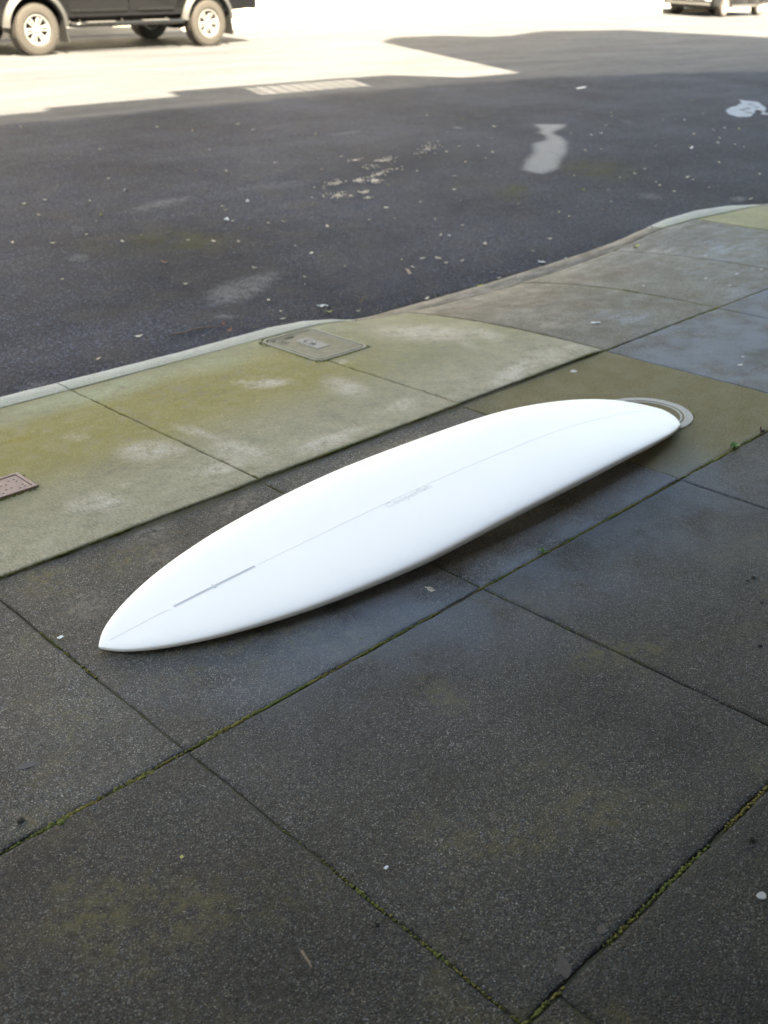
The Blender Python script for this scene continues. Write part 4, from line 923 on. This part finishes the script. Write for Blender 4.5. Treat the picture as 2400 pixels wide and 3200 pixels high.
# ---- dark grey car further down the road
WB2, R2, RR2 = 2.62, .318, .205
suv = empty('parked_car', label='dark grey crossover car with silver bumper trim parked far down the sunlit road', cat='car')
HC = .86
low = [(.80, .30), (.86, .42), (.86, .70), (.78, .90), (.30, .98), (-.50, 1.02), (-2.95, 1.05), (-3.30, 1.02), (-3.40, .75), (-3.38, .42), (-3.25, .33)]
low += arc(-WB2, R2 + .005, .385, 10, 170) + [(-WB2 + .40, .25), (-.40, .25)] + arc(0, R2 + .005, .385, 170, 10) + [(.42, .28)]
bm = bmesh.new(); add_prism(bm, low[::-1], -HC, HC, .05, 4); bm_obj('body', bm, M_GREYP, suv, auto=32)
bm = bmesh.new(); add_box(bm, (-1.3, 0, .42), (3.6, 1.25, .30)); add_box(bm, (-1.3, 0, .72), (3.9, 1.30, .36)); add_box(bm, (.55, 0, .28), (.4, 1.3, .12)); bm_obj('chassis', bm, M_DARK, suv)
gh = [(-.48, 1.0), (-1.20, 1.46), (-1.5, 1.52), (-2.55, 1.50), (-2.85, 1.44), (-3.25, 1.03)]
bm = bmesh.new(); A = [bm.verts.new((x, -HC + .03 + (z - 1.0) * .30, z)) for x, z in gh]; B = [bm.verts.new((x, HC - .03 - (z - 1.0) * .30, z)) for x, z in gh]
bm.faces.new(A); bm.faces.new(B[::-1])
for k in range(len(gh)): bm.faces.new((A[k], B[k], B[(k + 1) % len(gh)], A[(k + 1) % len(gh)]))
bmesh.ops.bevel(bm, geom=bm.edges[:], offset=.03, segments=3, affect='EDGES'); bm_obj('cabin', bm, M_GREYP, suv, auto=32)
def yd(z): return HC - .03 - (z - 1.0) * .30
for sg in (-1, 1):
    quad_panel('side_window', [(x, sg * (yd(z) + .001), z) for x, z in ((-.74, 1.07), (-1.24, 1.41), (-1.62, 1.44), (-1.62, 1.08))], M_CARGL, suv)
    quad_panel('side_window', [(x, sg * (yd(z) + .001), z) for x, z in ((-1.70, 1.08), (-1.70, 1.44), (-2.55, 1.42), (-2.95, 1.10))], M_CARGL, suv)
    for x0, x1 in ((-.50, -1.56), (-1.58, -2.30)):
        bm = bmesh.new(); add_prism(bm, [(x0, .36), (x0, .99), (x1, 1.0), (x1, .36)], sg * (HC - .004), sg * (HC + .010), .008, 2); d = bm_obj('door', bm, M_GREYP, suv, auto=32)
        bm = bmesh.new(); add_box(bm, (x1 + .15, sg * (HC + .025), .90), (.17, .03, .03), bev=.01); bm_obj('handle', bm, M_CHROME, d)
    bm = bmesh.new(); add_box(bm, (-1.31, sg * (HC + .008), .30), (1.78, .04, .07), bev=.015); bm_obj('sill_trim', bm, M_SILVER, suv)
    bm = bmesh.new(); add_box(bm, (.77, sg * .64, .78), (.14, .40, .14), bev=.04); bm_obj('headlight', bm, M_LAMPW, suv)
    bm = bmesh.new(); add_box(bm, (.855, sg * .66, .47), (.05, .20, .07), bev=.015); bm_obj('fog_lamp', bm, M_LAMPW, suv)
    bm = bmesh.new(); add_box(bm, (-3.37, sg * .66, .86), (.08, .30, .16), bev=.03); bm_obj('tail_light', bm, M_LAMPR, suv)
    bm = bmesh.new(); add_box(bm, (-.78, sg * (HC + .10), 1.06), (.12, .20, .13), bev=.04); bm_obj('wing_mirror', bm, M_GREYP, suv)
quad_panel('windscreen', [(-.56, -.70, 1.065), (-.56, .70, 1.065), (-1.14, .62, 1.44), (-1.14, -.62, 1.44)], M_CARGL, suv, .012)
bm = bmesh.new(); add_box(bm, (.845, 0, .64), (.06, .90, .17), bev=.02); g_ = bm_obj('grille', bm, M_PLAST, suv)
bm = bmesh.new(); add_box(bm, (.87, 0, .70), (.02, .84, .025), bev=.006); bm_obj('grille_bar', bm, M_CHROME, g_)
bm = bmesh.new(); add_box(bm, (.85, 0, .46), (.06, 1.05, .12), bev=.02); bm_obj('lower_grille', bm, M_PLAST, suv)
bm = bmesh.new(); add_box(bm, (.855, 0, .345), (.08, 1.46, .085), bev=.025, seg=3); bm_obj('bumper_trim', bm, M_SILVER, suv, auto=40)
bm = bmesh.new(); add_box(bm, (.885, 0, .545), (.012, .31, .155), bev=.003); bm_obj('number_plate', bm, M_PLATE, suv)
bm = bmesh.new(); add_box(bm, (-3.39, 0, .55), (.012, .31, .155), bev=.003); bm_obj('number_plate', bm, M_PLATE, suv)
for x_ in (0, -WB2):
    for sg in (-1, 1): make_wheel(suv, x_, sg * .755, R2, RR2, 'car', sg)
head = math.pi + .0875; lf = Vector((-math.sin(head), math.cos(head)))
fw_ = Vector((32.45, 18.48)) - lf * .86
set_on_road(suv, (fw_.x, fw_.y), head, None)

# ------------------------------------------------------------------ fallen leaves and litter
def leafmat(name, a, b_, rough=.7):
    m, nt, b = newmat(name); t = NT(nt); co = t.coords(); r = t.node('ShaderNodeObjectInfo').outputs['Random']
    c = t.mix(r, a, b_); c = t.mix(1.0, c, t.ramp(t.noise(co, 160, 3), [(.25, .7), (.75, 1.2)]), 'MULTIPLY')
    t.put(b.inputs['Base Color'], c); b.inputs['Roughness'].default_value = rough; return m
ML = {'w': leafmat('pale dry leaf', (.44, .39, .29), (.68, .63, .52)), 'g': leafmat('yellow green leaf', (.24, .28, .05), (.46, .45, .13)),
      'b': leafmat('brown leaf', (.055, .030, .018), (.13, .075, .045)), 'o': leafmat('rusty orange leaf', (.17, .060, .022), (.30, .13, .07)),
      'c': leafmat('white scrap', (.66, .68, .71), (.82, .84, .86))}
def leaf_mesh(L, Wd, curl, twist, seed, stalk=True):
    r = random.Random(seed); n = 6; V = []; F = []
    for k in range(n + 1):
        q = k / n; w = Wd * math.sin(math.pi * min(1, max(.02, q ** .8))) * .5 * (1 + r.uniform(-.15, .15)) + .0004
        x = (q - .5) * L; lift = curl * L * ((q - .5) ** 2 * 2.2); tw = twist * (q - .5)
        for s in (-1, 0, 1):
            V.append((x, s * w, .0015 + lift + (abs(s) * .28 * w) + s * w * tw))
    for k in range(n):
        for s in range(2): a = k * 3 + s; F.append((a, a + 1, a + 4, a + 3))
    me = pymesh('leaf', V, F); me.polygons.foreach_set('use_smooth', [True] * len(me.polygons))
    return me
LM = {k: [leaf_mesh(.022, .0095 if k != 'c' else .014, rnd.uniform(.15, .8), rnd.uniform(-.8, .8), 10 * i + 3) for i in range(6)] for k in ML}
for k in LM:
    for me in LM[k]: me.materials.append(ML[k])
LBL = {'w': ('leaf', 'small pale dry leaf lying on the shaded asphalt', 'leaf', 'pale dry leaves scattered on the road'),
       'g': ('leaf', 'small yellow green leaf lying on the shaded asphalt', 'leaf', 'yellow green leaves scattered on the road'),
       'b': ('leaf', 'small dark brown leaf lying on the shaded asphalt', 'leaf', 'brown leaves scattered on the road'),
       'o': ('leaf', 'rusty orange leaf beside the twig in the gutter', 'leaf', 'orange leaves by the twig'),
       'c': ('paper_scrap', 'tiny white scrap lying on the shaded asphalt', 'scrap', 'white scraps scattered on the road')}
def drop(name, me, x, y, size, label, cat, group=None, on='road', rz=None, dz=.0):
    o = bpy.data.objects.new(name, me); col.objects.link(o)
    z = float(road_z(x, y)) if on == 'road' else float(pave_z(x, y))
    o.location = (x, y, z + .0008 + dz); o.scale = (size, size, size)
    tl = .10 if on == 'road' else .015
    o.rotation_euler = (rng.normal(0, tl), rng.normal(0, tl), rng.uniform(0, 6.28) if rz is None else rz)
    return tag(o, label, cat, group)
MARKS = [((12.4, 6.6), .9, 'beside the white paint spill', 'by the paint spill'), ((8.3, 6.3), .75, 'beside the long pale patch in the asphalt', 'by the long pale patch'),
         ((9.2, 7.1), .6, 'beside the far end of the long pale patch', 'by the far end of the long pale patch'), ((3.35, 4.6), .42, 'on or beside the oval pale patch near the kerb', 'by the oval pale patch'),
         ((5.6, 6.2), .62, 'among the pale mortar crumbs', 'among the mortar crumbs'), ((7.24, 6.96), .5, 'beside the smaller cluster of mortar crumbs', 'by the small crumb cluster'),
         ((3.65, 5.6), .6, 'on the green mossy stain in the road', 'on the left mossy stain'), ((7.8, 5.45), .6, 'on the mossy stain right of the road centre', 'on the right mossy stain')]
def place_words(key, x, y):
    look = {'w': 'small pale dry leaf', 'g': 'small yellow green leaf', 'b': 'small dark brown leaf', 'o': 'rusty orange leaf', 'c': 'tiny white scrap'}[key]
    kind = {'w': 'pale leaves', 'g': 'yellow green leaves', 'b': 'brown leaves', 'o': 'orange leaves', 'c': 'white scraps'}[key]
    if key == 'o': return 'rusty orange leaf beside the twig in the gutter', 'orange leaves by the twig'
    for (mx, my), r, w, g in MARKS:
        if math.hypot(x - mx, y - my) < r: return look + ' ' + w, kind + ' ' + g
    if y < 4.35: w, g = ('in the gutter along the left kerb', 'in the left gutter') if x < 3.4 else ('in the gutter along the driveway lip', 'in the driveway gutter')
    elif y > 7.6: w, g = 'far out on the asphalt near the shadow edge', 'near the shadow edge'
    elif x < 4.0: w, g = 'on the asphalt at the left of the picture', 'on the left asphalt'
    elif x > 8.6: w, g = 'on the asphalt at the right, towards the paint spill', 'on the right asphalt'
    elif y < 5.4: w, g = 'on the asphalt in front of the driveway', 'in front of the driveway'
    else: w, g = 'on the open asphalt in the middle of the road', 'in the middle of the road'
    return look + ' ' + w, kind + ' ' + g
for key, lst in (('w', LEAF_w), ('g', LEAF_g), ('b', LEAF_b), ('o', LEAF_o), ('c', LEAF_c)):
    nm, lb, ct, gp = LBL[key]
    for x, y, s in lst:
        lb, gp = place_words(key, x, y)
        far = 1.0 + .25 * min(1, max(0, (y - 5) / 4))
        drop(nm, LM[key][rnd.randrange(6)], x, y, s * far * rnd.uniform(1.05, 1.8), lb, ct, gp, dz=.004)
big = lambda L, W, c_, seed, mat: (lambda me: (me.materials.append(mat), me)[1])(leaf_mesh(L, W, c_, .5, seed))
drop('leaf', big(.045, .022, .5, 1, ML['g']), 3.42, 3.991, 1, 'largest yellow green leaf lying in the gutter beside the white plastic scrap', 'leaf', rz=-.75, dz=.004)
drop('leaf', big(.042, .026, 1.3, 2, ML['b']), 3.649, 4.002, 1, 'curled brown leaf standing in the gutter near the driveway lip', 'leaf', rz=-.6, dz=.006)
drop('leaf', big(.050, .016, .7, 3, ML['o']), 3.273, 5.268, 1, 'long rusty brown leaf alone on the left of the asphalt', 'leaf', rz=-.8, dz=.004)
drop('leaf', big(.044, .022, .6, 4, ML['g']), 4.382, 3.81, 1, 'yellow green leaf on the edge of the driveway lip', 'leaf', rz=-.5, dz=.008)
drop('leaf', big(.052, .026, .5, 5, ML['g']), 5.576, 3.586, 1, 'mossy green leaf on the driveway near the far kerb stone', 'leaf', on='pave', rz=-.3)
drop('leaf', big(.034, .014, .9, 6, ML['b']), 3.278, 1.529, 1, 'brown curled leaf standing in the joint right of the surfboard nose', 'leaf', on='pave', rz=.8)
drop('leaf', big(.055, .018, .0, 7, leafmat('flat grey leaf', (.050, .050, .056), (.06, .058, .064))), .617, 1.713, 1, 'flat grey leaf pressed on the slab at the left edge', 'leaf', on='pave', rz=-.35, dz=-.0004).scale.z = .10
drop('leaf', big(.016, .010, .2, 8, ML['g']), .697, 1.279, .6, 'tiny yellow leaf bit on the front slab', 'leaf', on='pave', rz=1.0)
# crumpled thin scraps
def crumple(name, L, Wd, seed, mat, hgt=.006):
    r = np.random.default_rng(seed); nx, ny = 9, 7; X, Y = np.meshgrid(np.linspace(-.5, .5, nx), np.linspace(-.5, .5, ny))
    rad = 1 - .25 * r.uniform(0, 1, X.shape) * ((np.abs(X) > .4) | (np.abs(Y) > .4)); Z = hgt * r.uniform(0, 1, X.shape) + .001
    me = npmesh(name, np.column_stack([(X * rad * L).ravel(), (Y * rad * Wd).ravel(), Z.ravel()]), grid_faces(nx, ny)); me.materials.append(mat); return me
drop('plastic_scrap', crumple('plastic_scrap', .060, .032, 1, ML['c'], .012), 3.458, 4.081, 1, 'crumpled bluish white plastic scrap in the gutter above the yellow green leaf', 'scrap', rz=-.5, dz=.002)
drop('paper_scrap', crumple('paper_scrap', .050, .026, 2, ML['c'], .012), 5.054, 3.90, 1, 'crumpled white paper scrap against the driveway lip', 'scrap', rz=-.3, dz=.004)
drop('paper_scrap', crumple('paper_scrap', .19, .05, 3, ML['c'], .008), 12.3, 9.0, 1, 'long white paper strip on the shaded road below the sunlit wedge', 'scrap', rz=-.8, dz=.003)
drop('bark_strip', crumple('bark_strip', .13, .022, 4, leafmat('pale bark', (.26, .20, .16), (.30, .25, .2)), .010), 4.262, 4.25, 1, 'pale peeling bark strip on the asphalt near the driveway', 'bark', rz=1.0, dz=.003)
drop('paper_scrap', crumple('paper_scrap', .048, .016, 6, ML['c'], .003), 3.977, 2.735, 1, 'small flat white paper strip on the driveway concrete', 'scrap', on='pave', rz=-.75)
drop('paper_scrap', crumple('paper_scrap', .017, .012, 7, ML['c'], .002), .895, 2.093, 1, 'small white paper bit beside the joint left of the surfboard tail', 'scrap', on='pave', rz=.2)
drop('paper_scrap', crumple('paper_scrap', .010, .006, 8, ML['c'], .002), .942, 1.0, 1, 'tiny white scrap on the large front slab', 'scrap', on='pave', rz=.2)
M_PRESS = leafmat('pressed leaf stain', (.040, .030, .025), (.055, .042, .035))
drop('leaf', big(.060, .030, .0, 9, M_PRESS), 1.0, .652, .8, 'pinkish brown leaf pressed flat beside the front mossy joint', 'leaf', on='pave', rz=.9, dz=-.0004).scale.z = .10
drop('leaf', big(.024, .014, .0, 10, M_PRESS), 1.104, .652, 1, 'small pinkish leaf scrap pressed beside the front mossy joint', 'leaf', on='pave', rz=.3, dz=-.0004).scale.z = .10
# gum spots: flattened discs
M_GUM = mat_simple('flattened gum', (.34, .335, .325), .6, var=.2, scale=120, bump=.001, bscale=200)
def gum(x, y, r, label, squash=1.0, group=None):
    bm = bmesh.new(); n_ = 18; ph = rng.uniform(0, 6, 2); top = []; rim = []
    for k in range(n_):
        a = 2 * math.pi * k / n_; rr = r * (1 + .10 * math.sin(2 * a + ph[0]) + .07 * math.sin(3 * a + ph[1]))
        rim.append(bm.verts.new((rr * math.cos(a), rr * math.sin(a) * squash, -.002))); top.append(bm.verts.new((rr * .85 * math.cos(a), rr * .85 * math.sin(a) * squash, .0012)))
    for k in range(n_): bm.faces.new((rim[k], rim[(k + 1) % n_], top[(k + 1) % n_], top[k]))
    bm.faces.new(top); o = bm_obj('gum_spot', bm, M_GUM, label=label, cat='gum', group=group); o.location = (x, y, float(pave_z(x, y)) + .0006)
gum(3.354, 2.395, .016, 'round white gum spot on the mossy slab behind the surfboard nose')
gum(1.357, .501, .0095, 'white gum spot at the right edge of the front slabs')
for x, y in ((4.732, 2.97), (5.065, 2.807), (5.013, 2.634), (5.259, 2.732), (5.543, 3.09), (5.442, 2.688), (3.993, 1.996), (3.89, 1.95)):
    gum(x, y, rnd.uniform(.008, .014), 'small white gum spot on the bluish damp slabs at the right', .8, 'gum spots on the damp slabs')
# twigs, crumbs of earth
M_TWIG = mat_simple('dry twig', (.16, .115, .085), .8, var=.3, scale=200)
def twig(name, pts, r, label, on='road', cat='twig', mat=None):
    bm = bmesh.new(); P = []
    for x, y in pts: P.append((x, y, (float(road_z(x, y)) if on == 'road' else float(pave_z(x, y))) + r + .002 + rng.uniform(0, r)))
    add_tube(bm, P, [r * (1 - .6 * k / max(1, len(P) - 1)) for k in range(len(P))], 6); return bm_obj(name, bm, mat or M_TWIG, label=label, cat=cat)
twig('twig', [(2.608, 4.209), (2.676, 4.192), (2.725, 4.200), (2.777, 4.201), (2.81, 4.186), (2.843, 4.178), (2.865, 4.16), (2.887, 4.133)], .0036, 'dry twig lying in the gutter by the left kerb')
twig('twig', [(.717, .964), (.713, .946), (.708, .929)], .0028, 'pinkish brown twig on the front slab near the bottom', on='pave')
twig('twig', [(1.001, 1.616), (1.012, 1.611), (1.032, 1.611)], .0014, 'tiny reddish twig on the slab below the surfboard tail', on='pave')
twig('twig', [(1.368, 1.345), (1.384, 1.338)], .0012, 'thin straw bit on the slab below the surfboard', on='pave')
twig('twig', [(.745, 1.156), (.758, 1.152)], .0012, 'thin dark twig bit on the lower left front slab', on='pave')
twig('twig', [(1.128, 2.338), (1.144, 2.324)], .0016, 'tiny twig on the slab left of the surfboard', on='pave')
twig('twig', [(1.405, 1.571), (1.425, 1.564)], .0012, 'yellowish straw bit on the slab just below the surfboard', on='pave')
M_CRUMB = mat_simple('dark earth crumb', (.022, .018, .015), .95, var=.4, scale=200)
def crumb(x, y, r, label, group=None):
    bm = bmesh.new(); bmesh.ops.create_icosphere(bm, subdivisions=2, radius=r)
    for v in bm.verts: v.co *= 1 + rng.normal(0, .22); v.co.z *= .6
    o = bm_obj('earth_crumb', bm, M_CRUMB, label=label, cat='crumb', group=group); o.location = (x, y, float(pave_z(x, y)) + r * .35)
crumb(.532, 1.572, .0065, 'black earth crumb on the slab at the left edge')
crumb(1.467, .579, .0070, 'dark brown crumb at the right edge of the front slab')
crumb(.844, .921, .0035, 'dark crumb near the bottom of the front slab')
for x, y in ((2.312, 1.053), (2.336, 1.05), (2.24, .973), (2.055, .88)): crumb(x, y, rnd.uniform(.0035, .006), 'dark crumb on the bluish slab at the right edge', 'dark crumbs on the right slab')
# shreds of pale litter below the board
for k in range(5): drop('paper_scrap', crumple('paper_scrap', .016, .006, 20 + k, ML['w'], .002), 1.690 + rng.normal(0, .012), 1.614 + rng.normal(0, .010), 1, 'pale shredded scrap below the middle of the surfboard', 'scrap', 'pale shreds below the surfboard', on='pave')
# spilled white paint on the asphalt
PT = [(12.174, 6.774), (12.505, 6.89), (12.614, 6.885), (12.848, 6.986), (12.951, 6.987), (13.252, 7.213), (13.272, 7.142), (13.281, 7.045), (13.337, 6.954), (13.086, 6.767), (12.81, 6.55), (12.45, 6.40), (12.40, 6.26), (12.268, 6.22), (12.25, 6.36), (12.538, 6.484), (12.572, 6.574), (12.326, 6.445), (12.054, 6.341), (11.919, 6.292), (11.761, 6.373), (11.824, 6.476), (11.859, 6.559)]
xa, ya = np.arange(11.6, 13.5, .02), np.arange(6.1, 7.4, .02); Xp, Yp = np.meshgrid(xa, ya)
mk = inpoly(PT, Xp, Yp, .03) + .10 * np.sin(Xp * 41) * np.sin(Yp * 37 + 1)
for hx, hy in ((12.414, 6.664), (12.592, 6.701), (12.961, 6.865), (12.80, 6.70), (12.239, 6.495)): mk -= .8 * np.exp(-((Xp - hx) ** 2 + (Yp - hy) ** 2) / .0022)
keep = mk > .5; f = grid_faces(len(xa), len(ya)); f = f[keep.ravel()[f].all(1)]
used = np.unique(f); rem = np.full(Xp.size, -1); rem[used] = np.arange(len(used))
me = npmesh('paint_spill', np.column_stack([Xp.ravel()[used], Yp.ravel()[used], road_z(Xp.ravel()[used], Yp.ravel()[used]) + .005]), rem[f])
M_SPILL = mat_simple('spilled white paint', (.17, .195, .24), .6, var=.25, scale=14)
link('paint_spill', me, M_SPILL, smooth=True, label='ragged patch of spilled white paint on the asphalt at the right edge', cat='paint spill')
# mortar crumbs and gutter grit: too many to count
def scatter(name, pts, rmin, rmax, mat, flat=.45):
    pts = np.array(pts); N = len(pts); s = rng.uniform(rmin, rmax, N)[:, None, None] * np.stack([rng.uniform(.7, 1.6, (N, 1)), rng.uniform(.7, 1.3, (N, 1)), np.full((N, 1), flat)], -1)
    P = IV[None] * s * (1 + rng.normal(0, .15, (N, 12, 1))); a = rng.uniform(0, 6.28, N)[:, None]
    P = np.stack([P[..., 0] * np.cos(a) - P[..., 1] * np.sin(a), P[..., 0] * np.sin(a) + P[..., 1] * np.cos(a), P[..., 2]], -1) + pts[:, None]
    me = npmesh(name, P.reshape(-1, 3), (IF[None] + (np.arange(N) * 12)[:, None, None]).reshape(-1, 3)); return link(name, me, mat, kind='stuff')
pts = []
for lst in (ROAD_CHIP, ROAD_CHIP2):
    for cx, cy, a, b2, c2, d2, amp, soft in lst:
        Mi = np.linalg.inv(np.array([[a, b2], [c2, d2]])); area = abs(np.linalg.det(Mi))
        for _ in range(int(60 * amp + area * 900 * amp)):
            r_ = abs(rng.normal(0, .62)); t_a = rng.uniform(0, 6.28); g = Mi @ np.array([r_ * math.cos(t_a), r_ * math.sin(t_a)])
            pts.append((cx + g[0], cy + g[1], float(road_z(cx + g[0], cy + g[1])) + .003))
scatter('mortar_crumbs', pts, (.0028), .010, mat_simple('pale mortar crumb', (.58, .53, .46), .85, var=.25, scale=80), .35)
pts = []
for _ in range(1500):
    x = rng.uniform(.8, 4.2); y = Y_O + .02 + rng.exponential(.11); pts.append((x, y, float(road_z(x, y)) + .001))
for _ in range(500):
    x, y = rng.normal(3.25, .25), rng.normal(4.1, .10)
    if y > Y_O + .02: pts.append((x, y, float(road_z(x, y)) + .001))
for _ in range(900):
    x, y = rng.uniform(1.5, 11), rng.uniform(3.95, 8.5); pts.append((x, y, float(road_z(x, y)) + .001))
scatter('grit', pts, .0015, .0052, mat_simple('grey grit', (.15, .14, .13), .85, var=.5, scale=300), .6)
